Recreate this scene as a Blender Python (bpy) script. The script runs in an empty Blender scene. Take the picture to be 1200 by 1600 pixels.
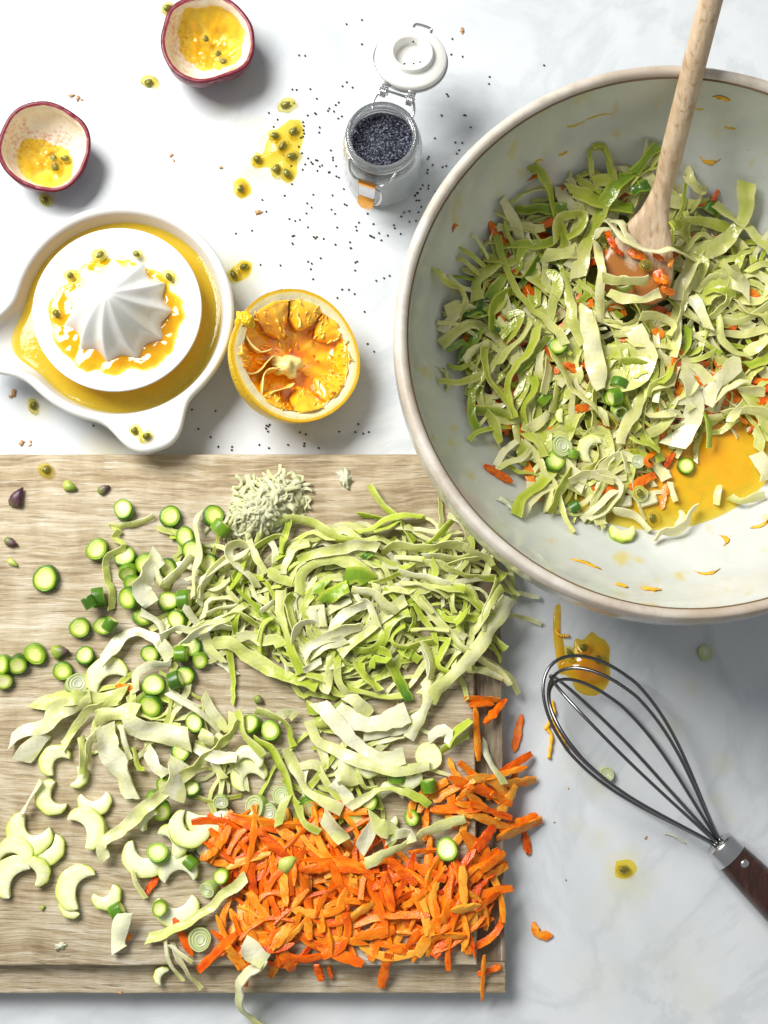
import bpy, math, random
import numpy as np
from mathutils import Vector, Matrix, noise as mnoise

random.seed(7); rng = np.random.default_rng(7)
SC = bpy.context.scene
COL = SC.collection
PI = math.pi; R = math.radians

# ------------------------------------------------------------------ camera
F_PX, TILT, CAM_H = 2222.0, R(9.0), 0.878
cam_d = bpy.data.cameras.new('camera'); cam = bpy.data.objects.new('camera', cam_d); COL.objects.link(cam)
cam.location = (0, 0, CAM_H); cam.rotation_euler = (TILT, 0, 0)
cam_d.sensor_fit = 'VERTICAL'; cam_d.sensor_height = 36; cam_d.lens = 36 * F_PX / 1600
cam_d.clip_start = 0.02; cam_d.clip_end = 50
SC.camera = cam
# ------------------------------------------------------------------ world, window light, exposure
W = bpy.data.worlds.new('World'); SC.world = W; W.use_nodes = True
bg = W.node_tree.nodes['Background']; bg.inputs[0].default_value = (0.95, 0.98, 1.0, 1); bg.inputs[1].default_value = 0.25
def area(name, loc, target, size, power, col):
    d = bpy.data.lights.new(name, 'AREA'); d.shape = 'RECTANGLE'; d.size, d.size_y = size
    d.energy = power; d.color = col
    o = bpy.data.objects.new(name, d); COL.objects.link(o); o.location = loc
    o.rotation_euler = (Vector(target) - Vector(loc)).to_track_quat('-Z', 'Y').to_euler(); return o
area('window_light', (-0.80, 0.86, 1.22), (0.0, 0.16, 0), (0.90, 0.76), 39.5, (1.0, 0.985, 0.95))
SC.view_settings.view_transform = 'Standard'; SC.view_settings.look = 'None'
SC.view_settings.exposure = 0.17; SC.view_settings.gamma = 1.0
SC.cycles.use_denoising = True
SC.cycles.max_bounces = 10; SC.cycles.transmission_bounces = 8; SC.cycles.transparent_max_bounces = 12
SC.cycles.sample_clamp_indirect = 6.0

# ------------------------------------------------------------------ pixel -> world
def P(px, py, z=0.0):
    u = (px - 600) / F_PX; v = (800 - py) / F_PX
    d = Vector((u, math.sin(TILT) + v * math.cos(TILT), -math.cos(TILT) + v * math.sin(TILT)))
    t = (z - CAM_H) / d.z
    return Vector((d.x * t, d.y * t, z))

def to_px(x, y, z):
    dz = z - CAM_H; yc = y * math.cos(TILT) + dz * math.sin(TILT); zc = y * math.sin(TILT) - dz * math.cos(TILT)
    return 600 + F_PX * x / zc, 800 - F_PX * yc / zc

# ------------------------------------------------------------------ tagging / object helpers
def tag(o, label=None, cat=None, group=None, kind=None):
    if label: o['label'] = label
    if cat: o['category'] = cat
    if group: o['group'] = group
    if kind: o['kind'] = kind
    return o
def empty(name, loc=(0, 0, 0), rot=(0, 0, 0)):
    o = bpy.data.objects.new(name, None); COL.objects.link(o); o.location = loc; o.rotation_euler = rot
    o.empty_display_size = 0.01; return o
class MB:
    def __init__(s): s.v = []; s.f = []; s.a = []; s.n = 0
    def add(s, v, f, a=None):
        v = np.asarray(v, float)
        s.v.append(v); s.f.extend([tuple(int(i) + s.n for i in q) for q in f])
        s.a.append(np.zeros(len(v)) if a is None else np.broadcast_to(np.asarray(a, float), (len(v),)))
        s.n += len(v)
    def mesh(s, name, mat, smooth=True, attr=None):
        me = bpy.data.meshes.new(name)
        v = np.concatenate(s.v); me.from_pydata(v.tolist(), [], s.f)
        if attr:
            at = me.attributes.new(attr, 'FLOAT', 'POINT'); at.data.foreach_set('value', np.concatenate(s.a).astype(np.float32))
        if smooth: me.polygons.foreach_set('use_smooth', np.ones(len(me.polygons), bool))
        if mat: me.materials.append(mat)
        me.update(); return me
    def obj(s, name, mat, parent=None, smooth=True, attr=None, loc=None):
        o = bpy.data.objects.new(name, s.mesh(name, mat, smooth, attr)); COL.objects.link(o)
        if parent: o.parent = parent
        if loc is not None: o.location = loc
        return o
def sharp(o, ang=40):
    o.data.set_sharp_from_angle(angle=R(ang)); return o
def new_obj(name, me, parent=None):
    o = bpy.data.objects.new(name, me); COL.objects.link(o); o.parent = parent; return o

def lathe(prof, n=64, closed=False, cen=(0, 0, 0)):
    prof = np.asarray(prof, float); k = len(prof)
    th = np.arange(n) * 2 * PI / n
    v = np.zeros((k, n, 3)); v[:, :, 0] = prof[:, 0:1] * np.cos(th); v[:, :, 1] = prof[:, 0:1] * np.sin(th); v[:, :, 2] = prof[:, 1:2]
    v = v.reshape(-1, 3) + np.asarray(cen); f = []
    for i in range(k if closed else k - 1):
        a = i * n; b = ((i + 1) % k) * n
        for j in range(n):
            f.append((a + j, a + (j + 1) % n, b + (j + 1) % n, b + j))
    if not closed:
        if prof[0, 0] < .0022: f.append(tuple(range(n))[::-1])
        if prof[-1, 0] < .0022: f.append(tuple(range((k - 1) * n, k * n)))
    return v, f
def catmull(pts, n):
    p = np.asarray(pts, float)
    if len(p) == 2: p = np.stack([p[0], (p[0] + p[1]) / 2, p[1]])
    q = np.concatenate([[2 * p[0] - p[1]], p, [2 * p[-1] - p[-2]]])
    out = []
    for i in range(1, len(q) - 2):
        t = np.linspace(0, 1, 16, endpoint=False)[:, None]
        a, b, c, d = q[i - 1], q[i], q[i + 1], q[i + 2]
        out.append(.5 * (2 * b + (c - a) * t + (2 * a - 5 * b + 4 * c - d) * t ** 2 + (3 * b - a - 3 * c + d) * t ** 3))
    out.append(p[-1:]); c = np.concatenate(out)
    s = np.concatenate([[0], np.cumsum(np.linalg.norm(np.diff(c, axis=0), axis=1))])
    u = np.linspace(0, s[-1], n)
    return np.stack([np.interp(u, s, c[:, k]) for k in range(p.shape[1])], 1), s[-1]
def tube(pts, r, n=8, cyc=False):
    p = np.asarray(pts, float); m = len(p)
    rr = np.broadcast_to(np.asarray(r, float), (m,))
    t = (np.roll(p, -1, 0) - np.roll(p, 1, 0)) if cyc else np.gradient(p, axis=0)
    t /= np.linalg.norm(t, axis=1)[:, None] + 1e-12
    u = np.zeros_like(p); ref = np.array([0, 0, 1.0])
    if abs(t[0] @ ref) > .9: ref = np.array([1.0, 0, 0])
    u0 = np.cross(t[0], ref); u0 /= np.linalg.norm(u0)
    for i in range(m):
        u0 = u0 - t[i] * (u0 @ t[i]); u0 /= np.linalg.norm(u0) + 1e-12; u[i] = u0
    w = np.cross(t, u); a = np.arange(n) * 2 * PI / n
    v = p[:, None] + rr[:, None, None] * (np.cos(a)[None, :, None] * u[:, None] + np.sin(a)[None, :, None] * w[:, None])
    v = v.reshape(-1, 3); f = []
    for i in range(m if cyc else m - 1):
        A = i * n; B = ((i + 1) % m) * n
        for j in range(n): f.append((A + j, A + (j + 1) % n, B + (j + 1) % n, B + j))
    if not cyc: f += [tuple(range(n))[::-1], tuple(range((m - 1) * n, m * n))]
    return v, f
def box(cx, cy, cz, sx, sy, sz):
    v = [(cx + sx * a, cy + sy * b, cz + sz * c) for c in (-.5, .5) for b in (-.5, .5) for a in (-.5, .5)]
    return v, [(0, 2, 3, 1), (4, 5, 7, 6), (0, 1, 5, 4), (2, 6, 7, 3), (0, 4, 6, 2), (1, 3, 7, 5)]
def ico(sub=1):
    import bmesh
    bm = bmesh.new(); bmesh.ops.create_icosphere(bm, subdivisions=sub, radius=1)
    v = np.array([x.co[:] for x in bm.verts]); f = [tuple(x.index for x in q.verts) for q in bm.faces]; bm.free(); return v, f
ICO1, ICO2, ICO3 = ico(1), ico(2), ico(3)
def nz(v, s=1.0, o=0.0): return mnoise.noise(Vector((v[0] * s + o, v[1] * s - o, v[2] * s + 2.7 * o)))
def blob(scale, amp, freq, seed, ic=ICO3):
    v = ic[0].copy()
    k = np.array([1 + amp * nz(p, freq, seed) for p in v])
    return v * k[:, None] * np.asarray(scale), ic[1]

# ------------------------------------------------------------------ materials
class NT:
    def __init__(s, name):
        s.m = bpy.data.materials.new(name); s.m.use_nodes = True; s.t = s.m.node_tree; s.t.nodes.clear()
        s.out = s.t.nodes.new('ShaderNodeOutputMaterial')
    def n(s, typ, **kw):
        nd = s.t.nodes.new('ShaderNode' + typ)
        for k, v in kw.items():
            if k.startswith('i_'):
                key = k[2:]; key = int(key) if key.isdigit() else key.replace('_', ' ')
                s.set(nd.inputs[key], v)
            else: setattr(nd, k, v)
        return nd
    def set(s, sock, v):
        if hasattr(v, 'is_output') or isinstance(v, bpy.types.NodeSocket): s.t.links.new(v, sock)
        elif isinstance(v, (tuple, list)) and len(v) == 3 and sock.type == 'RGBA': sock.default_value = (*v, 1)
        else: sock.default_value = v
    def ramp(s, fac, stops, interp='LINEAR'):
        nd = s.n('ValToRGB'); s.set(nd.inputs[0], fac); cr = nd.color_ramp; cr.interpolation = interp
        while len(cr.elements) > 1: cr.elements.remove(cr.elements[-1])
        cr.elements[0].position = stops[0][0]; cr.elements[0].color = (*c3(stops[0][1]), 1)
        for p, c in stops[1:]:
            e = cr.elements.new(p); e.color = (*c3(c), 1)
        return nd.outputs[0]
    def coord(s, kind='Object', scale=(1, 1, 1), rot=(0, 0, 0)):
        c = s.n('TexCoord'); m = s.n('Mapping'); s.t.links.new(c.outputs[kind], m.inputs[0])
        m.inputs['Scale'].default_value = scale; m.inputs['Rotation'].default_value = rot; return m.outputs[0]
    def noise(s, vec, scale, detail=4, rough=.55, dist=0):
        nd = s.n('TexNoise'); s.set(nd.inputs['Vector'], vec); nd.inputs['Scale'].default_value = scale
        nd.inputs['Detail'].default_value = detail; nd.inputs['Roughness'].default_value = rough; nd.inputs['Distortion'].default_value = dist
        return nd.outputs[0]
    def math(s, op, a, b=0.0, clamp=False):
        nd = s.n('Math', operation=op, use_clamp=clamp); s.set(nd.inputs[0], a); s.set(nd.inputs[1], b); return nd.outputs[0]
    def mix(s, fac, a, b, mode='MIX'):
        nd = s.n('Mix', data_type='RGBA', blend_type=mode); s.set(nd.inputs[0], fac); s.set(nd.inputs[6], c3(a)); s.set(nd.inputs[7], c3(b)); return nd.outputs[2]
    def attr(s, name):
        nd = s.n('Attribute', attribute_name=name); return nd.outputs['Fac']
    def rnd(s): return s.n('ObjectInfo').outputs['Random']
    def bump(s, h, strength=.3, dist=.001):
        nd = s.n('Bump'); nd.inputs['Strength'].default_value = strength; nd.inputs['Distance'].default_value = dist; s.set(nd.inputs['Height'], h); return nd.outputs[0]
    def pbsdf(s, col, rough=.5, **kw):
        nd = s.n('BsdfPrincipled'); s.set(nd.inputs['Base Color'], c3(col)); s.set(nd.inputs['Roughness'], rough)
        for k, v in kw.items(): s.set(nd.inputs[k.replace('_', ' ')], v)
        return nd
    def done(s, sh): s.t.links.new(sh.outputs[0], s.out.inputs[0]); return s.m
def c3(c):
    if isinstance(c, (tuple, list)) and len(c) == 1:   # grey
        return (c[0],) * 3
    return c
def simple(name, col, rough=.5, **kw):
    t = NT(name); return t.done(t.pbsdf(col, rough, **kw))
def mixsh(t, fac, a, b):
    nd = t.n('MixShader'); t.set(nd.inputs[0], fac); t.t.links.new(a.outputs[0], nd.inputs[1]); t.t.links.new(b.outputs[0], nd.inputs[2]); return nd

def mat_cabbage(name, wet=False):
    t = NT(name); co = t.coord('Object')
    g = t.attr('g'); n1 = t.noise(co, 55, 3); n2 = t.noise(co, 260, 3, .6)
    fac = t.math('ADD', g, t.math('MULTIPLY', t.math('SUBTRACT', n1, .5), .38))
    fac = t.math('ADD', fac, t.math('MULTIPLY', t.math('SUBTRACT', n2, .5), .12), True)
    if wet: st = [(0, (.92, .88, .60)), (.14, (.84, .82, .34)), (.36, (.57, .64, .055)), (.62, (.27, .42, .014)), (.82, (.11, .26, .012)), (1, (.03, .14, .01))]
    else: st = [(0, (.92, .905, .70)), (.12, (.83, .83, .37)), (.36, (.57, .68, .055)), (.62, (.29, .47, .016)), (.82, (.11, .28, .012)), (1, (.035, .16, .012))]
    c = t.ramp(fac, st)
    vo = t.n('TexVoronoi', feature='DISTANCE_TO_EDGE'); t.set(vo.inputs['Vector'], t.mix(.03, co, t.n('TexNoise', i_Scale=60.).outputs['Color'])); vo.inputs['Scale'].default_value = 150
    vn = t.math('MULTIPLY', t.math('SUBTRACT', .10, vo.outputs['Distance'], True), 10., True)
    c = t.mix(t.math('MULTIPLY', vn, .16), c, (.86, .87, .50))
    bp = t.bump(t.math('ADD', t.noise(co, 420, 2), t.math('MULTIPLY', t.noise(co, 130, 3), 2.)), .35, .0009)
    pb = t.pbsdf(c, .14 if wet else .25, Normal=bp)
    pb.inputs['Specular IOR Level'].default_value = .65 if wet else .45
    tr = t.n('BsdfTranslucent'); t.set(tr.inputs[0], t.mix(.6, c, (.95, 1., .35), 'MULTIPLY')); t.set(tr.inputs[1], bp)
    return t.done(mixsh(t, .24, pb, tr))
def mat_food(name, stops, attr='g', rough=.4, nscale=120, namt=.3, trans=.2, bump=.4, bscale=700, rnd=.15, coat=0, sss=0, srad=(.6, .35, .12), sscale=.004, spec=.5):
    t = NT(name); co = t.coord('Object')
    fac = t.math('ADD', t.attr(attr), t.math('MULTIPLY', t.math('SUBTRACT', t.noise(co, nscale, 4), .5), namt))
    fac = t.math('ADD', fac, t.math('MULTIPLY', t.math('SUBTRACT', t.rnd(), .5), rnd), True)
    c = t.ramp(fac, stops); bp = t.bump(t.noise(co, bscale, 3, .65), bump, .0006)
    pb = t.pbsdf(c, rough, Normal=bp, Coat_Weight=coat, Coat_Roughness=.1)
    pb.inputs['Specular IOR Level'].default_value = spec
    if sss: pb.inputs['Subsurface Weight'].default_value = sss; pb.inputs['Subsurface Radius'].default_value = srad; pb.inputs['Subsurface Scale'].default_value = sscale
    if trans <= 0: return t.done(pb)
    tr = t.n('BsdfTranslucent'); t.set(tr.inputs[0], c); t.set(tr.inputs[1], bp)
    return t.done(mixsh(t, trans, pb, tr))

M = {}
# marble
def mat_marble():
    t = NT('marble'); co = t.coord('Object')
    big = t.noise(co, 3.2, 6, .6, 1.4); fine = t.noise(co, 26, 5, .65)
    vein = t.math('ABSOLUTE', t.math('SUBTRACT', t.noise(co, 4.5, 7, .62, 2.2), .5))
    c = t.ramp(big, [(.3, (.53, .565, .595)), (.5, (.635, .66, .68)), (.7, (.70, .715, .725))])
    c = t.mix(t.math('MULTIPLY', t.math('SUBTRACT', .055, vein, True), 9.0, True), c, (.47, .50, .53))
    c = t.mix(t.math('MULTIPLY', t.math('SUBTRACT', fine, .5, True), .5), c, (.55, .58, .60))
    # food stains that soaked in around the spills
    def stain(c, px, py, r, col, amt):
        p = P(px, py); g = t.n('TexCoord')
        vm = t.n('VectorMath', operation='DISTANCE'); t.t.links.new(g.outputs['Object'], vm.inputs[0]); vm.inputs[1].default_value = p
        d = t.math('DIVIDE', vm.outputs['Value'], r)
        d = t.math('ADD', d, t.math('MULTIPLY', t.math('SUBTRACT', nst, .5), 1.1))
        k = t.math('MULTIPLY', t.math('SUBTRACT', 1.0, d, True), amt)
        return t.mix(k, c, col)
    nst = t.noise(co, 60, 3)
    Y = (.72, .62, .22); G = (.58, .58, .38)
    for px, py, r, a in [(425, 235, .032, .55), (385, 285, .018, .5), (375, 425, .022, .6), (440, 400, .02, .22), (505, 350, .016, .25), (390, 130, .02, .18),
                         (480, 280, .014, .2), (350, 170, .013, .15), (60, 640, .014, .35), (165, 705, .02, .4), (740, 300, .02, .2), (970, 1358, .014, .55)]:
        c = stain(c, px, py, r, Y, a)
    for px, py, r, a in [(1130, 1195, .010, .45), (1048, 1135, .009, .5), (1082, 1075, .008, .45), (935, 1230, .012, .35), (935, 1310, .011, .4), (1010, 1370, .012, .4),
                         (985, 1390, .016, .3), (960, 1420, .022, .25), (1060, 1500, .03, .2), (940, 1530, .025, .2), (890, 1195, .013, .3), (985, 1330, .008, .35),
                         (1120, 1250, .007, .4), (1140, 1275, .007, .35), (900, 1290, .009, .3), (1090, 1560, .02, .2), (480, 130, .02, .12)]:
        c = stain(c, px, py, r, G, a)
    rough = t.math('ADD', .24, t.math('MULTIPLY', fine, .22))
    bp = t.bump(t.noise(co, 900, 2), .12, .0003)
    return t.done(t.pbsdf(c, rough, Normal=bp))
M['marble'] = mat_marble()
def mat_wood(name, along='x', stops=None, scale=1.0, rough=.62, bump=.6):
    t = NT(name); co0 = t.coord('Object')
    ax = lambda l, c: (l * scale, c * scale, c * scale) if along == 'x' else (c * scale, l * scale, c * scale)
    wob = t.noise(co0, 7, 3)
    def warped(sc, amt):
        co = t.coord('Object', sc); cc = t.n('VectorMath', operation='ADD'); t.t.links.new(co, cc.inputs[0])
        k = t.n('VectorMath', operation='SCALE'); t.set(k.inputs[0], t.n('CombineXYZ', i_1=wob, i_0=0.0 if along == 'x' else wob).outputs[0]); k.inputs['Scale'].default_value = amt
        t.t.links.new(k.outputs[0], cc.inputs[1]); return cc.outputs[0]
    a = t.noise(warped(ax(2.2, 20), 1.6), 2.0, 5, .6)
    b = t.noise(warped(ax(9, 190), 6), 2.0, 5, .72)
    fine = t.noise(t.coord('Object', ax(22, 430)), 1.7, 8, .72)
    fig = t.noise(t.coord('Object', (60, 26, 26), (0, 0, .5)), 1.0, 3, .6)
    fac = t.math('ADD', t.math('MULTIPLY', a, .34), t.math('ADD', t.math('MULTIPLY', b, .46), t.math('MULTIPLY', fig, .20)))
    c = t.ramp(fac, stops or [(.36, (.19, .125, .065)), (.44, (.36, .27, .155)), (.50, (.49, .395, .25)), (.56, (.60, .515, .37)), (.64, (.74, .68, .55))])
    c = t.mix(t.math('MULTIPLY', t.math('SUBTRACT', .44, fine, True), 9., True), c, (.19, .13, .075))
    c = t.mix(t.math('MULTIPLY', t.math('SUBTRACT', fine, .57, True), 8., True), c, (.76, .72, .62))
    for rz, sd in ((.28, 1.), (-.9, 5.), (.75, 9.)):       # knife cuts
        kc = t.noise(t.coord('Object', (7 + sd * .3, 260, 1), (0, 0, rz)), 1.0, 1, .5)
        c = t.mix(t.math('MULTIPLY', t.math('SUBTRACT', .012, t.math('ABSOLUTE', t.math('SUBTRACT', kc, .66)), True), 38., True), c, (.24, .17, .10))
    h = t.math('ADD', t.math('MULTIPLY', b, .8), fine)
    return t.done(t.pbsdf(c, rough, Normal=t.bump(h, bump, .0012)))
M['board'] = mat_wood('board_wood')
M['board_end'] = mat_wood('board_end_wood', 'y', [(.30, (.10, .065, .035)), (.45, (.20, .14, .085)), (.56, (.30, .23, .145)), (.75, (.44, .36, .26))])  # darkened: part stained wood, part shade of the step put into the colour
def mat_bowl():
    t = NT('bowl_glaze'); co = t.coord('Object')
    n = t.noise(co, 14, 5, .6, .6)
    c = t.ramp(n, [(.3, (.50, .525, .485)), (.5, (.60, .62, .585)), (.7, (.69, .70, .67))])
    st = t.noise(t.coord('Object', (1, 1, .35)), 75, 2, .5)
    c = t.mix(t.math('MULTIPLY', t.math('SUBTRACT', st, .60, True), 6.0, True), c, (.60, .53, .24))
    c = t.mix(t.math('MULTIPLY', t.math('SUBTRACT', t.noise(co, 420, 2), .70, True), 8.0, True), c, (.52, .44, .20))
    return t.done(t.pbsdf(c, .2, Normal=t.bump(t.noise(co, 60, 2), .06, .001), Coat_Weight=.3, Coat_Roughness=.08))
M['bowl'] = mat_bowl()
def mat_rim():
    t = NT('bowl_rim'); co = t.coord('Object')
    c = t.ramp(t.noise(co, 40, 5, .7), [(.3, (.44, .37, .29)), (.5, (.61, .55, .47)), (.7, (.71, .67, .61))])
    c = t.mix(t.math('MULTIPLY', t.math('SUBTRACT', t.noise(co, 11, 4), .5, True), 3.2, True), c, (.30, .19, .10))
    return t.done(t.pbsdf(c, .42, Normal=t.bump(t.noise(co, 200, 3), .2, .0006)))
M['rim'] = mat_rim()
M['porcelain'] = simple('porcelain', (.78, .78, .755), .16, Coat_Weight=.4, Coat_Roughness=.05)
M['lid'] = simple('lid_ceramic', (.80, .79, .75), .2)
M['cab'] = mat_cabbage('cabbage'); M['cabw'] = mat_cabbage('dressed_cabbage', True)
M['carrot'] = mat_food('carrot', [(0, (.96, .44, .05)), (.25, (.93, .27, .008)), (.6, (.86, .15, .002)), (1, (.60, .06, .002))], rough=.17, namt=.8, trans=0, bump=.6, bscale=900, rnd=.7, sss=.35, srad=(1, .5, .15), sscale=.0008, spec=.4)
M['carrotw'] = mat_food('dressed_carrot', [(0, (.82, .30, .02)), (.35, (.80, .19, .006)), (.7, (.62, .085, .004)), (1, (.36, .03, .003))], rough=.2, namt=.4, trans=0, bump=.4, bscale=900, rnd=.5, sss=.3, srad=(1, .5, .15), sscale=.0008)
M['celery'] = mat_food('celery', [(0, (.88, .89, .62)), (.35, (.80, .83, .36)), (.7, (.60, .69, .13)), (1, (.40, .53, .04))], rough=.2, namt=.6, nscale=260, trans=0, bump=.55, bscale=520, rnd=.25, sss=.5, srad=(1, .95, .5), sscale=.0015)
M['onion'] = mat_food('spring_onion', [(0, (.87, .88, .72)), (.4, (.72, .80, .36)), (.75, (.36, .55, .06)), (1, (.10, .30, .02))], rough=.25, namt=.12, trans=.25, bump=.15, rnd=.2)
M['asp_flesh'] = mat_food('asparagus_flesh', [(0, (.85, .85, .46)), (.35, (.74, .78, .24)), (.65, (.46, .60, .06)), (1, (.22, .42, .02))], rough=.28, namt=.4, trans=0, sss=.4, srad=(.9, 1, .4), sscale=.0012, bump=.5, bscale=900, rnd=.18)
M['asp_skin'] = mat_food('asparagus_skin', [(0, (.46, .58, .05)), (.4, (.25, .42, .02)), (.75, (.10, .24, .012)), (1, (.04, .12, .01))], rough=.3, namt=.5, trans=.08, bump=.2, rnd=.4)
M['tip'] = mat_food('asparagus_tip', [(0, (.55, .60, .12)), (.4, (.25, .36, .04)), (.7, (.14, .09, .07)), (1, (.07, .02, .04))], rough=.35, namt=.7, trans=.05, rnd=.5)
M['apple'] = mat_food('grated_white', [(0, (.90, .90, .70)), (.5, (.86, .87, .52)), (1, (.70, .76, .22))], rough=.3, namt=.5, trans=.4, bump=.3, spec=.25)
M['orange_pulp'] = mat_food('orange_pulp', [(0, (1., .66, .06)), (.4, (1., .52, .018)), (.75, (1., .34, .008)), (1, (.96, .20, .005))], rough=.12, namt=.6, trans=0, bump=.45, bscale=380, rnd=0, coat=.8, sss=0)
M['membrane'] = mat_food('orange_membrane', [(0, (.98, .82, .34)), (.5, (.98, .66, .09)), (1, (.98, .46, .02))], rough=.2, namt=.4, trans=0, bump=.5, rnd=.2, sss=.5, srad=(1, .7, .2), sscale=.001)
M['pith'] = mat_food('pith', [(0, (.92, .86, .58)), (.5, (.92, .72, .16)), (1, (.88, .50, .008))], rough=.45, namt=.35, trans=.15, bump=.6, bscale=500, rnd=0)
def mat_peel():
    t = NT('orange_peel'); co = t.coord('Object')
    c = t.ramp(t.noise(co, 60, 3), [(.3, (.87, .50, .006)), (.7, (.90, .61, .015))])
    vo = t.n('TexVoronoi'); t.set(vo.inputs['Vector'], co); vo.inputs['Scale'].default_value = 620
    return t.done(t.pbsdf(c, .33, Normal=t.bump(vo.outputs[0], .55, .0012), Coat_Weight=.2))
M['peel'] = mat_peel()
def mat_rind():
    t = NT('passion_rind'); co = t.coord('Object')
    c = t.ramp(t.noise(co, 130, 5, .7), [(.3, (.085, .012, .025)), (.5, (.17, .025, .045)), (.7, (.36, .14, .16))])
    c = t.mix(t.math('MULTIPLY', t.math('SUBTRACT', t.noise(co, 420, 3), .55, True), 3., True), c, (.48, .33, .33))
    return t.done(t.pbsdf(c, .3, Normal=t.bump(t.noise(co, 300, 3), .3, .0008)))
M['rind'] = mat_rind()
M['rindrim'] = mat_food('passion_rim', [(0, (.58, .26, .25)), (.22, (.30, .030, .05)), (1, (.11, .009, .02))], rough=.35, namt=.7, nscale=300, trans=.05, rnd=0)
def mat_ppith():
    t = NT('passion_pith'); co = t.coord('Object')
    n = t.noise(co, 75, 5, .7); c = t.ramp(n, [(.3, (.82, .66, .50)), (.5, (.88, .82, .68)), (.7, (.88, .86, .77))])
    sp = t.noise(co, 430, 3, .7); m = t.math('MULTIPLY', t.math('SUBTRACT', t.noise(co, 38, 2), .47, True), 9., True)
    c = t.mix(t.math('MULTIPLY', m, t.math('MULTIPLY', t.math('SUBTRACT', sp, .46, True), 4., True)), c, (.70, .25, .09))
    return t.done(t.pbsdf(c, .32, Normal=t.bump(t.noise(co, 260, 4), .5, .001)))
M['ppith'] = mat_ppith()
def mat_liquid(name, stops, thin=(.98, .88, .35), rough=.07, power=1.0):
    # colour deepens with the depth of the film (vertex attribute "d")
    t = NT(name); co = t.coord('Object'); d = t.attr('d')
    d2 = t.math('MULTIPLY', d, t.math('ADD', .55, t.math('MULTIPLY', t.noise(co, 150, 4), .9)), True)
    c = t.ramp(d2, stops)
    pb = t.pbsdf(c, rough, Normal=t.bump(t.noise(co, 160, 3), .12, .001), Coat_Weight=.6, Coat_Roughness=.03)
    tp = t.n('BsdfTransparent'); t.set(tp.inputs[0], thin)
    return t.done(mixsh(t, t.math('POWER', d2, power), tp, pb))
M['pulp'] = mat_liquid('passion_pulp', [(0, (.92, .74, .12)), (.35, (.88, .55, .012)), (1, (.74, .31, .004))], thin=(.98, .88, .36))
M['juice'] = mat_liquid('juice', [(0, (.92, .68, .05)), (.4, (.88, .53, .008)), (1, (.80, .34, .004))], power=.6)
M['dress'] = mat_liquid('dressing', [(0, (.93, .76, .17)), (.35, (.91, .64, .04)), (.7, (.88, .52, .016)), (1, (.78, .36, .009))], power=.75)
M['amber'] = mat_liquid('amber_dressing', [(0, (.93, .68, .10)), (.5, (.84, .42, .008)), (1, (.62, .23, .004))], thin=(.97, .80, .25))
M['seed'] = simple('passion_seed', (.085, .085, .03), .25)
def mat_sac():
    t = NT('pulp_sac')
    pb = t.pbsdf((.80, .72, .16), .06, Coat_Weight=.6, Coat_Roughness=.03)
    tp = t.n('BsdfTransparent'); t.set(tp.inputs[0], (.985, .94, .58))
    lw = t.n('LayerWeight'); lw.inputs[0].default_value = .35
    return t.done(mixsh(t, t.math('ADD', .08, t.math('MULTIPLY', lw.outputs['Facing'], .5)), tp, pb))
M['sac'] = mat_sac()
M['poppy'] = mat_food('poppy', [(0, (.008, .009, .016)), (.5, (.022, .025, .045)), (.8, (.07, .08, .12)), (1, (.26, .28, .36))], rough=.3, namt=.2, nscale=900, trans=0, bump=.2, rnd=0)
M['poppy_black'] = simple('poppy_black', (.008, .008, .012), .4)
def mat_glass():
    t = NT('milky_glare_glass'); g = t.pbsdf((.97, .985, .985), .02, Transmission_Weight=1.0, IOR=1.45)
    d = t.pbsdf((.86, .90, .92), .3); z = t.n('SeparateXYZ'); t.set(z.inputs[0], t.n('TexCoord').outputs['Object']); k = t.math('MULTIPLY', t.math('SUBTRACT', .0475, z.outputs['Z'], True), 400., True); return t.done(mixsh(t, t.math('ADD', .08, t.math('MULTIPLY', k, .22)), g, d))  # pale film, stronger on the body: glare and refracted white put into the colour
M['glass'] = mat_glass()
M['steel'] = simple('steel', (.62, .62, .62), .2, Metallic=1.0)
M['orange_sheen_metal'] = simple('orange_sheen_metal', (.86, .42, .10), .18, Metallic=1.0)  # clasp metal with its orange reflection put into the base colour
M['wire'] = simple('whisk_wire', (.20, .20, .205), .24, Metallic=1.0)
def mat_dark_wood():
    t = NT('rosewood'); co = t.coord('Object', (60, 9, 60))
    c = t.ramp(t.noise(co, 3, 5, .7), [(.35, (.014, .006, .004)), (.55, (.045, .015, .010)), (.75, (.11, .035, .02))])
    return t.done(t.pbsdf(c, .3, Normal=t.bump(t.noise(co, 6, 3), .25, .0006), Coat_Weight=.15))
M['rosewood'] = mat_dark_wood()
def mat_spoon():
    t = NT('spoon_wood'); co0 = t.coord('Object'); co = t.coord('Object', (70, 5, 22))
    c = t.ramp(t.noise(co, 4, 5, .65), [(.3, (.42, .28, .16)), (.5, (.57, .42, .27)), (.7, (.67, .54, .39))])
    c = t.mix(t.math('MULTIPLY', t.math('SUBTRACT', t.noise(t.coord('Object', (150, 16, 150)), 2, 2), .56, True), 5., True), c, (.34, .20, .10))
    w = t.attr('wet')
    k = t.math('MULTIPLY', t.math('SUBTRACT', t.math('ADD', w, t.math('MULTIPLY', t.math('SUBTRACT', t.noise(co0, 110, 3), .5), .9)), .42, True), 6., True)
    c = t.mix(k, c, (.40, .155, .035))
    return t.done(t.pbsdf(c, t.math('SUBTRACT', .5, t.math('MULTIPLY', k, .3)), Normal=t.bump(t.noise(co, 9, 3), .3, .0008)))
M['spoon'] = mat_spoon()
M['crumb'] = simple('crumb', (.52, .30, .13), .5)
M['crumb_r'] = simple('carrot_crumb', (.66, .20, .03), .45)
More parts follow.
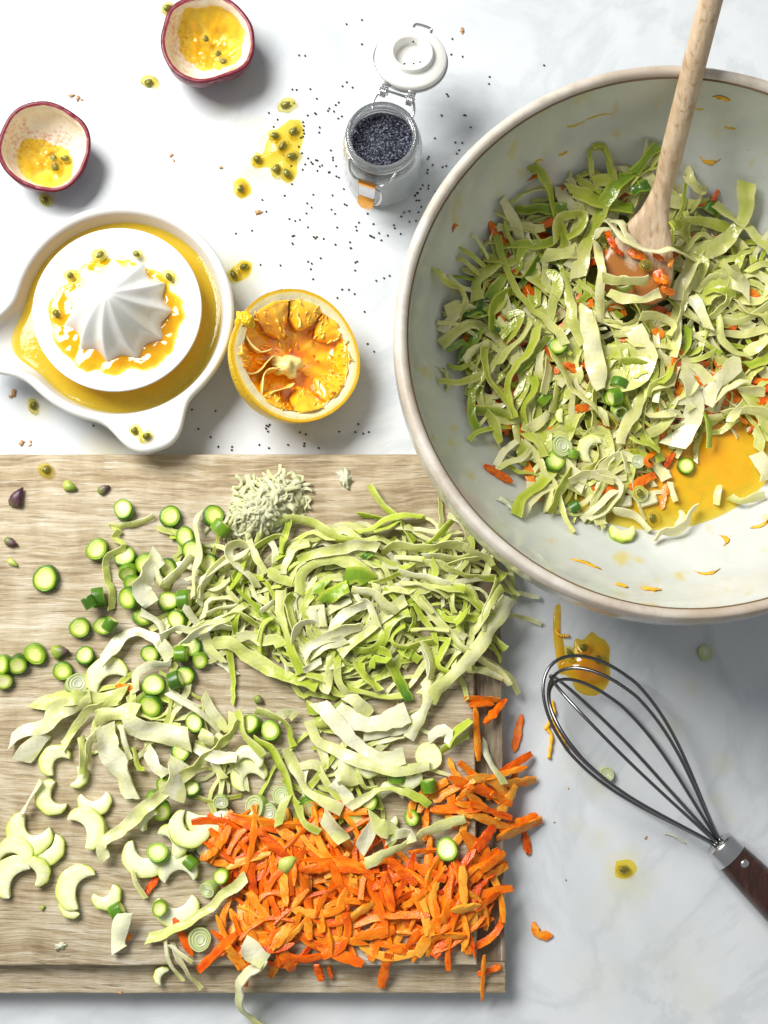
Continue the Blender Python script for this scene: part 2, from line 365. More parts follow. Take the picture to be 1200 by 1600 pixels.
M['slaw'] = mat_food('slaw_mass', [(0, (.38, .36, .08)), (.5, (.17, .19, .03)), (1, (.06, .06, .012))], rough=.3, nscale=90, namt=.9, trans=.05, bump=1., bscale=180, rnd=0)
M['zest'] = simple('zest', (.88, .47, .02), .35)

# ------------------------------------------------------------------ marble worktop
mb = MB(); mb.add([(-1.6, -1.2, 0), (1.6, -1.2, 0), (1.6, 1.8, 0), (-1.6, 1.8, 0), (-1.6, -1.2, -.03), (1.6, -1.2, -.03), (1.6, 1.8, -.03), (-1.6, 1.8, -.03)],
                  [(0, 1, 2, 3), (7, 6, 5, 4), (0, 4, 5, 1), (1, 5, 6, 2), (2, 6, 7, 3), (3, 7, 4, 0)])
tag(mb.obj('marble_worktop', M['marble'], smooth=False), 'white marble worktop with pale grey clouding and yellow splashes', kind='structure')

# ------------------------------------------------------------------ cutting board (raised panel inside a lower routed edge)
BZ, LZ = 0.024, 0.0145
xr = P(787, 1200, LZ).x; yt = P(400, 709, LZ).y; yb = P(400, 1553, LZ).y
xi = P(743, 1200, BZ).x; yti = P(400, 750, BZ).y; ybi = P(400, 1509, BZ).y
xl = -0.40
board = empty('cutting_board', ((xl + xr) / 2, (yt + yb) / 2, 0))
tag(board, 'weathered oak chopping board with a raised panel and stepped edge', 'chopping board')
def slab(x0, x1, y0, y1, z0, z1, bev, wob=.0004, nx=48, ny=36):
    """rounded slab with slightly wavy edges"""
    loops = []
    def loop(ins, z):
        pts = []
        xs = np.linspace(x0 + ins, x1 - ins, nx); ys = np.linspace(y0 + ins, y1 - ins, ny)
        for x in xs[:-1]: pts.append((x, y0 + ins, z))
        for y in ys[:-1]: pts.append((x1 - ins, y, z))
        for x in xs[::-1][:-1]: pts.append((x, y1 - ins, z))
        for y in ys[::-1][:-1]: pts.append((x0 + ins, y, z))
        q = np.array(pts)
        w = np.array([nz((p[0], p[1], 0), 45, .3) for p in q]); w2 = np.array([nz((p[0], p[1], 3), 160, 1.3) for p in q])
        cx, cy = (x0 + x1) / 2, (y0 + y1) / 2
        dirv = q[:, :2] - (cx, cy); dirv /= np.linalg.norm(dirv, axis=1)[:, None]
        q[:, :2] += dirv * ((w + .5 * w2) * wob)[:, None]
        return q
    for ins, z in [(0, z0), (0, z1 - bev), (bev * .3, z1 - bev * .3), (bev, z1)]: loops.append(loop(ins, z))
    n = len(loops[0]); v = np.concatenate(loops); f = []
    for i in range(3):
        for j in range(n): f.append((i * n + j, i * n + (j + 1) % n, (i + 1) * n + (j + 1) % n, (i + 1) * n + j))
    f.append(tuple(range(3 * n, 4 * n))); f.append(tuple(range(n))[::-1])
    return v, f
bc = np.array(board.location)
v, f = slab(xl, xr, yb, yt, .0005, LZ, .0022); mb = MB(); mb.add(v - bc, f); sharp(mb.obj('base', M['board'], board), 35)
v, f = slab(xl + .017, xi, ybi, yti, LZ - .001, BZ, .0022, .0007); mb = MB(); mb.add(v - bc, f); sharp(mb.obj('raised_panel', M['board'], board), 35)
# cross-grain end strip laid in the stepped edge
v, f = slab(xi + .0012, xr - .0008, yb + .0185, yt - .0185, LZ - .001, LZ + .0008, .0005, .0002, nx=8, ny=60)
mb = MB(); mb.add(v - bc, f); sharp(mb.obj('end_strip', M['board_end'], board), 35)

# ------------------------------------------------------------------ height maps for stacking food
class HM:
    def __init__(s, x0, x1, y0, y1, res=.0012):
        s.x0, s.y0, s.res = x0, y0, res; s.nx = int((x1 - x0) / res) + 1; s.ny = int((y1 - y0) / res) + 1
        s.a = np.zeros((s.ny, s.nx))
        s.X, s.Y = np.meshgrid(x0 + np.arange(s.nx) * res, y0 + np.arange(s.ny) * res)
    def ij(s, x, y):
        return (np.clip(((np.asarray(y) - s.y0) / s.res + .5).astype(int), 0, s.ny - 1), np.clip(((np.asarray(x) - s.x0) / s.res + .5).astype(int), 0, s.nx - 1))
    def h(s, x, y): return s.a[s.ij(x, y)]
    def put(s, x, y, z, k=.7):
        i = s.ij(x, y); cur = s.a[i]; np.maximum.at(s.a, i, cur + np.maximum(0, z - cur) * k)
HB = HM(-.42, .22, -.32, .32)
X, Y = HB.X, HB.Y
HB.a[(X < xr) & (Y > yb) & (Y < yt)] = LZ + .0008
HB.a[(X < xi) & (Y > ybi) & (Y < yti)] = BZ

def smooth(z, k):
    for _ in range(k): z = np.convolve(np.pad(z, 1, 'edge'), [.25, .5, .25], 'valid')
    return z
def maxf(z, k):
    q = np.pad(z, k, 'edge'); return np.max([q[i:i + len(z)] for i in range(2 * k + 1)], axis=0)

class Ribbon: pass
def ribbon_geo(hm, xy, w, g0, g1, tw=None, ruffle=0., cup=.12, th=.0007, lift=0., m=5, kput=.6, step=.0028, taper=0., nmax=70, wob=.00035):
    xy, L = catmull(xy, 400)
    n = int(np.clip(L / step, 6, nmax)); c, _ = catmull(xy[::max(1, 400 // (n * 2))], n)
    if wob and n > 8:
        T0 = np.gradient(c, axis=0); T0 /= np.linalg.norm(T0, axis=1)[:, None] + 1e-12
        sa = np.linspace(0, L, n); wv = sum(rng.uniform(.3, 1) * np.sin(sa * 2 * PI / rng.uniform(.009, .028) + rng.uniform(0, 6)) for _ in range(3))
        c = c + np.column_stack([-T0[:, 1], T0[:, 0]]) * (wv * wob)[:, None]
    u = np.linspace(0, 1, n)
    T = np.gradient(c, axis=0); T /= np.linalg.norm(T, axis=1)[:, None] + 1e-12
    N2 = np.stack([-T[:, 1], T[:, 0]], 1)
    wp = np.broadcast_to(np.asarray(w, float), (n,)) if np.ndim(w) == 0 else np.interp(u, np.linspace(0, 1, len(w)), w)
    wp = wp * (1 + .16 * np.sin(u * rng.uniform(4, 9) + rng.uniform(0, 6)) + .09 * np.sin(L * u / .006 + rng.uniform(0, 6))) * (1 - taper * (np.abs(2 * u - 1)) ** 4)
    if tw is None:
        tw = rng.uniform(-.35, .35) + rng.uniform(.15, .7) * np.sin(u * rng.uniform(2, 6) + rng.uniform(0, 6)) + rng.uniform(.05, .3) * np.sin(L * u / rng.uniform(.002, .004) + rng.uniform(0, 6))
    tw = np.broadcast_to(np.asarray(tw, float), (n,))
    e = wp / 2 * np.abs(np.sin(tw)); cw = wp / 2 * np.abs(np.cos(tw))
    hs = np.max([hm.h(c[:, 0] + N2[:, 0] * a * cw, c[:, 1] + N2[:, 1] * a * cw) for a in (-.8, -.4, 0, .4, .8)], axis=0)
    base = hs + e + th
    z = smooth(maxf(base, 2), 6)
    d = np.maximum(0, base - z); z = z + smooth(maxf(d, 2), 2) * .8
    z = smooth(z, 2)
    z = z + .0004 * np.sin(L * u / rng.uniform(.0016, .003) + rng.uniform(0, 6)) + .0004
    if lift: z = z + lift * np.clip(np.sin(PI * np.clip(u * rng.uniform(.9, 1.3), 0, 1)), 0, 1)
    c3_ = np.column_stack([c, z])
    T3 = np.gradient(c3_, axis=0); T3 /= np.linalg.norm(T3, axis=1)[:, None] + 1e-12
    S0 = np.column_stack([N2, np.zeros(n)]); U0 = np.cross(T3, S0)
    S = S0 * np.cos(tw)[:, None] + U0 * np.sin(tw)[:, None]; U = np.cross(T3, S)
    a = np.linspace(-1, 1, m)
    ph = rng.uniform(0, 6, 2); kf = rng.uniform(2.2, 4.2) * L / .03
    off = cup * np.outer(wp, a ** 2) * .5
    if ruffle:
        rf = np.where(a[None, :] > 0, np.sin(u[:, None] * kf * 2 + ph[0]), np.sin(u[:, None] * kf * 1.7 + ph[1])) * (a[None, :] ** 2) * ruffle
        off = off + rf * wp[:, None]
    ctr = c3_[:, None] + S[:, None] * (a[None, :, None] * wp[:, None, None] / 2) + U[:, None] * off[:, :, None]
    # slanted cut ends
    sh = rng.uniform(-.5, .5) * wp.mean()
    ctr[0] += T3[0] * (a * sh)[:, None]; ctr[-1] += T3[-1] * (a * sh * rng.uniform(-1, 1))[:, None]
    ctr = ctr + rng.standard_normal(ctr.shape) * .00009
    thp = th * (1 - .3 * a ** 2)
    top = ctr + U[:, None] * (thp / 2)[None, :, None]; bot = ctr - U[:, None] * (thp / 2)[None, :, None]
    ring = np.concatenate([top, bot[:, ::-1]], 1); k = 2 * m
    v = ring.reshape(-1, 3); f = []
    for i in range(n - 1):
        A = i * k; B = A + k
        for j in range(k): f.append((A + j, A + (j + 1) % k, B + (j + 1) % k, B + j))
    for j in range(m - 1):
        f.append((j, k - 1 - j, k - 2 - j, j + 1)); o = (n - 1) * k; f.append((o + j, o + j + 1, o + k - 2 - j, o + k - 1 - j))
    g = g0 + (g1 - g0) * u + rng.uniform(-.04, .04)
    ga = ((g[:, None] + .10 * np.abs(a)[None, :] * rng.uniform(-.6, 1.2)) * (1 - .45 * (np.abs(a) > .99))[None, :]).clip(0, 1); ga = np.concatenate([ga, ga[:, ::-1]], 1).reshape(-1)
    for aa in (-.9, -.45, 0, .45, .9):
        hm.put(c[:, 0] + N2[:, 0] * aa * cw, c[:, 1] + N2[:, 1] * aa * cw, z + .0006 - (lift * .6 if lift else 0), kput)
    return v, f, ga
def ray_z(hm, px, py, ztop=.10, off=.002):
    zs = np.arange(ztop, -.001, -.0012); u = (px - 600) / F_PX; v = (800 - py) / F_PX
    dz = -math.cos(TILT) + v * math.sin(TILT); t = (zs - CAM_H) / dz
    x = u * t; y = (math.sin(TILT) + v * math.cos(TILT)) * t
    hit = np.nonzero(zs <= hm.h(x, y) + off)[0]; k = hit[0] if len(hit) else len(zs) - 1
    return float(zs[k])
def px_path(hm, pts, zb):
    return [tuple(P(px, py, ray_z(hm, px, py)))[:2] for px, py in pts]
def rest(hm, pts, zoff=0., slope=.6, pct=90, reg=None):
    """rest plane for rigid pieces: pts (n,2) -> a,b,c  with z=a+b*dx+c*dy"""
    c = pts.mean(0); d = pts - c; h = hm.h(pts[:, 0], pts[:, 1])
    A = np.column_stack([np.ones(len(d)), d]); reg = 4e-6 if reg is None else reg
    AtA = A.T @ A + np.diag([0, reg * len(d), reg * len(d)]); s = np.linalg.solve(AtA, A.T @ h)
    k = math.hypot(s[1], s[2])
    if k > slope: s[1:] *= slope / k
    s[0] += np.percentile(h - A @ s, pct); return c, s
def beam(cl, S, U, w, t, a_out=0., a_in=0., m_round=.22):
    """sweep of a rounded rectangle along cl"""
    n = len(cl); w = np.broadcast_to(w, (n,)); t = np.broadcast_to(t, (n,)); r = m_round
    sec = np.array([(-1, -1 + r), (-1, 1 - r), (-1 + r, 1), (0, 1.02), (1 - r, 1), (1, 1 - r), (1, -1 + r), (1 - r, -1), (-1 + r, -1)])
    k = len(sec)
    v = cl[:, None] + S[:, None] * (sec[None, :, 0:1] * w[:, None, None] / 2) + U[:, None] * (sec[None, :, 1:2] * t[:, None, None] / 2)
    f = []
    for i in range(n - 1):
        A = i * k; B = A + k
        for j in range(k): f.append((A + j, A + (j + 1) % k, B + (j + 1) % k, B + j))
    f += [tuple(range(k))[::-1], tuple(range((n - 1) * k, n * k))]
    att = np.where(sec[:, 0] < -.9, a_out, np.where(sec[:, 0] > .9, a_in, (a_out + a_in) / 2))
    return v.reshape(-1, 3), f, np.tile(att, n)
def link_at(name, v, f, ga, mat, attr='g', parent=None, smooth_=True):
    """object whose origin sits at the middle of its footprint"""
    v = np.asarray(v); c = v.mean(0); c[2] = v[:, 2].min()
    mb = MB(); mb.add(v - c, f, ga); return mb.obj(name, mat, parent, smooth_, attr, loc=c)

def carrot_geo(hm, xy, w, t=None, kput=.7, roll=None):
    xy, L = catmull(xy, 9); n = 9; u = np.linspace(-1, 1, n)
    t = t or rng.uniform(.0013, .0024)
    wp = w * (1 - rng.uniform(.15, .75) * np.abs(u) ** rng.uniform(3, 7)) * (1 + .12 * rng.standard_normal(n))
    T = np.gradient(xy, axis=0); T /= np.linalg.norm(T, axis=1)[:, None]; N2 = np.stack([-T[:, 1], T[:, 0]], 1)
    fp = np.concatenate([xy, xy + N2 * wp[:, None] * .4, xy - N2 * wp[:, None] * .4])
    c, s = rest(hm, fp, slope=.55, pct=88)
    pl = lambda p: s[0] + (p - c) @ s[1:]
    z = pl(xy) + t / 2 + rng.uniform(-.0006, .0012) * (u ** 2)
    roll = rng.uniform(-.5, .5) if roll is None else roll
    cl = np.column_stack([xy, z]); S0 = np.column_stack([N2, (N2 @ s[1:])]); S0 /= np.linalg.norm(S0, axis=1)[:, None]
    T3 = np.gradient(cl, axis=0); T3 /= np.linalg.norm(T3, axis=1)[:, None]; U0 = np.cross(T3, S0)
    S = S0 * math.cos(roll) + U0 * math.sin(roll); U = np.cross(T3, S)
    v, f, ga = beam(cl, S, U, wp, t * (1 - .5 * np.abs(u) ** 4) * (1 + .1 * rng.standard_normal(n)), .25, .35)
    v = v + rng.standard_normal(v.shape) * .00018
    for aa in (-.8, -.4, 0, .4, .8): hm.put(xy[:, 0] + N2[:, 0] * wp * aa / 2, xy[:, 1] + N2[:, 1] * wp * aa / 2, z + t / 2, kput)
    ga = np.clip(ga + rng.uniform(-.1, .3) + .15 * rng.standard_normal(len(ga)), 0, 1)
    return v, f, ga

# ---- thin rounds cut across a stalk
def round_thing(hm, name, px, py, rpx, zb, label, cat, group, style='asparagus', thick=None, upright=None, tilt=None):
    z = zb
    for _ in range(3):
        p = P(px, py, z); z = float(hm.h(p.x, p.y)) + .003
    r = rpx / 2550 * .95; th = thick or rng.uniform(.0045, .0065)
    ns = 22; a = np.arange(ns) * 2 * PI / ns
    rr = r * rng.uniform(.93, 1.05) * (1 + rng.uniform(.02, .10) * np.sin(2 * a + rng.uniform(0, 6)) + .025 * np.sin(3 * a + rng.uniform(0, 6)) + .015 * np.sin(7 * a + rng.uniform(0, 6)))
    def rings(spec, close):
        v = []; ga = []; f = []
        for k, zz, g in spec:
            v += [(rr[j] * k * math.cos(a[j]), rr[j] * k * math.sin(a[j]), zz) for j in range(ns)]; ga += [g] * ns
        for i in range(len(spec) - 1):
            for j in range(ns): f.append((i * ns + j, i * ns + (j + 1) % ns, (i + 1) * ns + (j + 1) % ns, (i + 1) * ns + j))
        if close:
            b = (len(spec) - 1) * ns; v += [(0, 0, spec[-1][1]), (0, 0, spec[0][1])]; ga += [spec[-1][2], spec[0][2]]
            for j in range(ns): f.append((b + j, b + (j + 1) % ns, len(v) - 2)); f.append(((j + 1) % ns, j, len(v) - 1))
        return np.array(v), f, np.array(ga)
    gj = rng.uniform(-.05, .1)
    if style == 'asparagus':
        flesh = rings([(.25, .0002, .1), (.6, .0003, .15), (.88, .0004, .6), (.88, th - .0002, 1.), (.80, th + .0002, .80 + gj), (.62, th + .0001, .42 + gj), (.45, th, .16 + gj), (.2, th - .0002, .10 + gj)], True)
        skin = rings([(.84, .0003, .3), (.97, 0, .6), (1.0, th * .15, .75), (1.0, th * .85, .75), (.97, th - .0001, .78), (.90, th + .0002, .6), (.84, th + .0001, .30), (.80, th - .0005, .2)], False)
        m1, m2 = M['asp_flesh'], M['asp_skin']
    elif style == 'onion':
        flesh = rings([(.2, .0003, .2), (.55, .0003, .3), (.80, .0003, .5), (.80, th * .96, .55), (.66, th * .9, .15), (.6, th * 1.0, .35), (.42, th * .88, .1), (.36, th, .3), (.18, th * .9, .05)], True)
        skin = rings([(.82, 0, .3), (.97, 0, .5), (1.0, th * .2, .62), (1.0, th * .8, .6), (.95, th, .4), (.83, th, .22), (.80, th * .6, .3)], False)
        m1 = m2 = M['onion']
    elif style == 'ring':
        flesh = rings([(.70, .0002, .5), (.96, 0, .55), (1.0, th * .5, .65), (.96, th, .4), (.8, th, .25), (.70, th * .7, .4), (.68, th * .4, .5)], False)
        skin = None; m1 = M['onion']
    else:
        flesh = rings([(.5, 0, .1), (.97, 0, .3), (1.0, th * .2, .45), (1.0, th * .8, .4), (.95, th, .2), (.7, th, .08), (.4, th * .97, .04)], True); skin = None; m1 = M['celery']
    fp = np.array([(p.x + r * k * math.cos(b), p.y + r * k * math.sin(b)) for k in (0, .5, .95) for b in np.arange(8) * PI / 4])
    c, s = rest(hm, fp, slope=.8, pct=80, reg=1e-6)
    nrm = Vector((-s[1], -s[2], 1)).normalized()
    if tilt: nrm = (nrm + Vector((tilt[0], tilt[1], 0))).normalized()
    lift = 0
    if upright is not None:
        nrm = Vector((math.cos(upright), math.sin(upright), .18)).normalized(); lift = r * .95
    q = nrm.to_track_quat('Z', 'Y'); q = q @ Vector((0, 0, 1)).rotation_difference(Vector((0, 0, 1)))
    o_z = s[0] + lift + (0 if upright is not None else .6 * r * (1 - nrm.z) * (1 if tilt else 0))
    mb = MB(); mb.add(*flesh); o = mb.obj(name, m1, None, True, 'g', loc=(p.x, p.y, o_z)); o.rotation_euler = q.to_euler(); sharp(o, 50)
    tag(o, label, cat, group)
    if skin is not None:
        mb = MB(); mb.add(*skin); k_ = mb.obj('skin', m2, o, True, 'g'); sharp(k_, 60)
    Mx = Matrix.Translation(o.location) @ q.to_matrix().to_4x4()
    for zz in (th,):
        pts = np.array([Mx @ Vector((r * k * math.cos(b), r * k * math.sin(b), zz)) for k in np.linspace(0, 1, 6) for b in np.arange(24) * PI / 12])
        hm.put(pts[:, 0], pts[:, 1], pts[:, 2], .85)
    return o

def celery(hm, px, py, rpx, open_deg, zb, label, group, span=230, bandpx=None, th=None, g=0., pitch=None):
    z = zb
    for _ in range(3):
        p = P(px, py, z); z = float(hm.h(p.x, p.y)) + .003
    Rr = rpx / 2550; bw = (bandpx or rpx * .70) / 2550; th = th or rng.uniform(.0038, .0052)
    rm = Rr - bw / 2; n = 26; half = R(span) / 2
    th0 = R(open_deg) + PI
    ang = th0 + np.linspace(-half, half, n); u = np.linspace(-1, 1, n)
    rad = rm * (1 + .10 * (u ** 2) * rng.uniform(-1, 1)) * np.ones(n)
    xy = np.column_stack([rad * np.cos(ang), rad * np.sin(ang)])
    wp = bw * np.maximum(.10, (1 - np.abs(u) ** 3.2) ** .62) * (1 + .08 * np.cos(u * 3)) * (1 - .18 * u * rng.uniform(-1, 1))
    rad2 = np.column_stack([np.cos(ang), np.sin(ang)])
    fp = np.concatenate([xy, xy + rad2 * .4 * wp[:, None], xy - rad2 * .4 * wp[:, None]]) + (p.x, p.y)
    c, s = rest(hm, fp, slope=.7, pct=85)
    zc = lambda q: s[0] + (q - c) @ s[1:]
    ww = xy + (p.x, p.y); cl = np.column_stack([ww, zc(ww) + th / 2])
    nrm = np.array([-s[1], -s[2], 1.]); nrm /= np.linalg.norm(nrm)
    S = np.column_stack([-rad2, -(rad2 @ s[1:])]); S /= np.linalg.norm(S, axis=1)[:, None]; U = np.tile(nrm, (n, 1))
    v, f, ga = beam(cl, S, U, wp, th * (1 - .25 * np.abs(u) ** 6), .75, .2, .28)
    k = 9; ii = np.arange(len(v)) // k; jj = np.arange(len(v)) % k
    rib = np.where((jj < 2), np.sin(ii * 1.25) * .00022, 0); v[:, :2] += (rad2[ii]) * rib[:, None]
    ga = np.where(np.isin(jj, (2, 3, 4)), np.array([0, 0, .3, .02, .05, 0, 0, 0, 0])[jj], ga) + g
    o = link_at('celery_slice', v, f, ga.clip(0, 1), M['celery']); sharp(o, 55); tag(o, label, 'celery slice', group)
    for aa in (-.9, -.5, 0, .5, .9): hm.put(ww[:, 0] + rad2[:, 0] * wp * aa / 2, ww[:, 1] + rad2[:, 1] * wp * aa / 2, zc(ww) + th, .85)
    return o

# ------------------------------------------------------------------ mixing bowl
RIMZ = 0.130
bcw = P(1067, 521, RIMZ); BX, BY = bcw.x, bcw.y
R_IN, R_OUT = 0.1498, 0.1570
def bowl_in_z(r):            # inner surface
    r = np.minimum(np.asarray(r, float), R_IN)
    return RIMZ - .121 * np.sqrt(np.maximum(0, 1 - (r / R_IN) ** 2)) ** .92
prof_in = [(r, float(bowl_in_z(r))) for r in np.concatenate([np.linspace(.0005, .124, 26), R_IN - .0255 * np.linspace(.97, 0, 16) ** 2])]
prof_in[-1] = (R_IN, RIMZ - .004)
prof_in = [p for p in prof_in if p[1] <= RIMZ - .0039]
bowl = empty('mixing_bowl', (BX, BY, 0)); tag(bowl, 'large stoneware mixing bowl with grey green glaze and bare beige rim', 'mixing bowl')
def out_r(z):  # outer wall radius
    k = (z - .006) / (RIMZ - .006); return .062 + (R_OUT - .003 - .062) * math.sqrt(max(0, 1 - (1 - k) ** 2.3))
po = [(.001, .004), (.056, .004), (.058, 0), (.063, 0), (.0645, .003)] + [(out_r(z), z) for z in np.linspace(.009, RIMZ - .034, 16)]
po += [(R_OUT - .0022, RIMZ - .032), (R_OUT - .0004, RIMZ - .028), (R_OUT + .0004, RIMZ - .018), (R_OUT, RIMZ - .006)]
mb = MB(); mb.add(*lathe(prof_in, 128)); mb.obj('inner_wall', M['bowl'], bowl)
mb = MB(); mb.add(*lathe(po, 128)); sharp(mb.obj('outer_wall', M['bowl'], bowl), 45)
rim = [(R_IN, RIMZ - .0042), (R_IN + .0004, RIMZ - .0022), (R_IN + .0018, RIMZ - .0006), (R_IN + .0045, RIMZ + .0002), (R_OUT - .0018, RIMZ - .0008), (R_OUT - .0002, RIMZ - .0032), (R_OUT, RIMZ - .0061)]
mb = MB(); mb.add(*lathe(rim, 128)); o = mb.obj('rim', M['rim'], bowl)
rimn = np.array([nz(v.co, 55, 2) for v in o.data.vertices])
for v_, k_ in zip(o.data.vertices, rimn): v_.co.z += .0006 * k_
# thin brown line where the glaze breaks
def ring_line(r, z, wr): return tube([(r * math.cos(a), r * math.sin(a), z) for a in np.arange(128) * 2 * PI / 128], wr, 6, True)
mb = MB(); mb.add(*ring_line(R_IN + .0002, RIMZ - .0040, .0009)); mb.obj('glaze_line', simple('glaze_break', (.16, .10, .055), .3), bowl)

# ray -> bowl inner wall
def bowl_hit(px, py):
    lo = None
    for z in np.linspace(RIMZ - .005, .01, 400):
        p = P(px, py, z); r = math.hypot(p.x - BX, p.y - BY)
        if r <= R_IN and z <= float(bowl_in_z(r)) + 2e-4: return p
    return P(px, py, .02)

# ------------------------------------------------------------------ wooden spoon (its bowl end buried in the slaw, handle on the rim)
nk = P(1036, 292, .084); rc = P(1084, 104, RIMZ + .0072)
hd = (rc - nk).normalized(); tip = rc + hd * .075
he = P(983, 470, .0600); hm_ = P(1004, 392, .0665)
cl, Ls = catmull([tuple(tip), tuple(rc), tuple(nk * .5 + rc * .5), tuple(nk), tuple(hm_), tuple(he)], 90)
s_ = np.linspace(0, Ls, 90); dn = np.linalg.norm(cl - np.array(nk), axis=1); i_n = int(dn.argmin()); sn = s_[i_n]
x = (s_ - sn) / (Ls - sn)      # 0 at the neck, 1 at the head end
wr = np.where(x < -.25, .0066, np.interp(x, [-.25, 0, .22, .45, .7, .88, .97, 1], [.0066, .0056, .0085, .0165, .0218, .0215, .017, .010]))
tr_ = np.where(x < -.25, .0064, np.interp(x, [-.25, 0, .3, .6, 1], [.0064, .0055, .0046, .0036, .0026]))
wr = smooth(wr, 2)
wr[:3] *= (.55, .85, .97); tr_[:3] *= (.55, .85, .97)
T3 = np.gradient(cl, axis=0); T3 /= np.linalg.norm(T3, axis=1)[:, None]
S = np.cross(T3, np.array([0, 0, 1.])); S /= np.linalg.norm(S, axis=1)[:, None]; U = np.cross(S, T3)
a = np.arange(20) * 2 * PI / 20
conc = np.clip(x, 0, 1)[:, None] * .0022 * np.clip(np.sin(a), 0, 1)[None] * np.cos(np.clip(np.cos(a), -1, 1) * PI / 2)[None]
v = cl[:, None] + S[:, None] * (np.cos(a)[None, :, None] * wr[:, None, None]) + U[:, None] * ((np.sin(a)[None, :] * tr_[:, None] - conc)[:, :, None])
f = []
for i in range(89):
    for j in range(20): f.append((i * 20 + j, i * 20 + (j + 1) % 20, (i + 1) * 20 + (j + 1) % 20, (i + 1) * 20 + j))
f += [tuple(range(20))[::-1], tuple(range(89 * 20, 90 * 20))]
SPV = v.reshape(-1, 3).copy(); SPC, SPS = cl.copy(), S.copy()
spoon_loc = np.array(he)
mb = MB(); mb.add(SPV - spoon_loc, f, np.repeat(np.clip(x * 1.15 - .25, -.3, 1), 20)); so = mb.obj('wooden_spoon', M['spoon'], None, True, 'wet', loc=he)
tag(so, 'worn beech wooden spoon leaning on the rim of the mixing bowl', 'wooden spoon')

# ------------------------------------------------------------------ citrus juicer
jz = 0.034
jc = P(187, 487, jz); JX, JY = jc.x, jc.y
juicer = empty('citrus_juicer', (JX, JY, 0)); tag(juicer, 'white porcelain citrus juicer dish with ribbed reamer and pouring lip', 'juicer')
NJ = 180; tj = np.arange(NJ) * 2 * PI / NJ; RJ = .0700
a_sp = math.atan2(-(540 - 487), (0 - 187)); pa = P(243, 700, jz); a_ha = math.atan2(pa.y - JY, pa.x - JX)
def dang(a, b): return (a - b + PI) % (2 * PI) - PI
dsp = np.abs(dang(tj, a_sp)); dha = np.abs(dang(tj, a_ha))
lobe_sp = .028 * np.exp(-(dsp / .235) ** 2.2); lobe_h = .0205 * np.exp(-(dha / .285) ** 3.2)
ro = RJ + lobe_sp + lobe_h; ri = RJ - .0062 + lobe_sp * .93
# profile rings (radius function, height)
fl = np.exp(-(dsp / .24) ** 2)  # spout factor
rings = []
def rg(rad, z): rings.append(np.column_stack([rad * np.cos(tj), rad * np.sin(tj), np.broadcast_to(z, (NJ,))]))
kh = np.exp(-(dha / .34) ** 2)
rg(np.full(NJ, .001), .002); rg(np.full(NJ, .040), .002); rg(np.full(NJ, .043), 0.0); rg(np.full(NJ, .047), .0006)
rg(np.full(NJ, .0575), .010); rg(.0640 + lobe_sp * .25, .021)
rg(.0672 + lobe_sp * .75 + lobe_h * .75, jz - .010 * (1 - 0 * kh)); rg(ro - .0018, jz - .0062); rg(ro, jz - .0032); rg(ro - .0010, jz - .0006); rg(ro - .0030, jz + .0)
rg(ri + .0012 + (ro - ri) * .0, jz - .0008); rg(ri, jz - .0030); rg(ri - .0020 - lobe_sp * .12, jz - .009 + .002 * fl)
rg(.0598 + lobe_sp * .22, .0195); rg(np.full(NJ, .053), .0095); rg(np.full(NJ, .044), .0065); rg(np.full(NJ, .001), .006)
v = np.concatenate(rings); f = []
for i in range(len(rings) - 1):
    for j in range(NJ): f.append((i * NJ + j, i * NJ + (j + 1) % NJ, (i + 1) * NJ + (j + 1) % NJ, (i + 1) * NJ + j))
f.append(tuple(range(NJ))[::-1]); f.append(tuple(range((len(rings) - 1) * NJ, len(rings) * NJ)))
mb = MB(); mb.add(v, f); mb.obj('dish', M['porcelain'], juicer)
# reamer plate and ribbed cone
pz = .0400; rc_ = P(183, 483, pz); lx, ly = rc_.x - JX, rc_.y - JY
pl = [(.001, .030), (.036, .030), (.044, .033), (.0500, .0385), (.0516, pz - .0012), (.0517, pz), (.0508, pz + .0004), (.0478, pz - .0016), (.040, pz - .0040), (.034, pz - .0050), (.001, pz - .0052)]
mb = MB(); mb.add(*lathe(pl, 120, cen=(lx, ly, 0))); reamer = mb.obj('reamer_plate', M['porcelain'], juicer)
nc = 200; tc = np.arange(nc) * 2 * PI / nc; NR = 11; cone = []
for k in np.linspace(0, 1, 30):
    rad = .0312 * (1 - k ** 1.25) ** .80 + .0014; z = pz - .0054 + .036 * k ** 1.0
    ph = (tc + .22 * k) * NR / (2 * PI); tt = 2 * (ph % 1) - 1
    dep = .155 * (1 - k) ** .3 * (.6 * (1 - np.abs(tt) ** 2) + .4 * .5 * (1 + np.cos(PI * tt)))
    rr = rad * (1.04 - dep); cone.append(np.column_stack([lx + rr * np.cos(tc), ly + rr * np.sin(tc), np.full(nc, z)]))
v = np.concatenate(cone); f = []
for i in range(29):
    for j in range(nc): f.append((i * nc + j, i * nc + (j + 1) % nc, (i + 1) * nc + (j + 1) % nc, (i + 1) * nc + j))
f.append(tuple(range(29 * nc, 30 * nc)))
mb = MB(); mb.add(v, f); mb.obj('ribbed_cone', M['porcelain'], reamer)
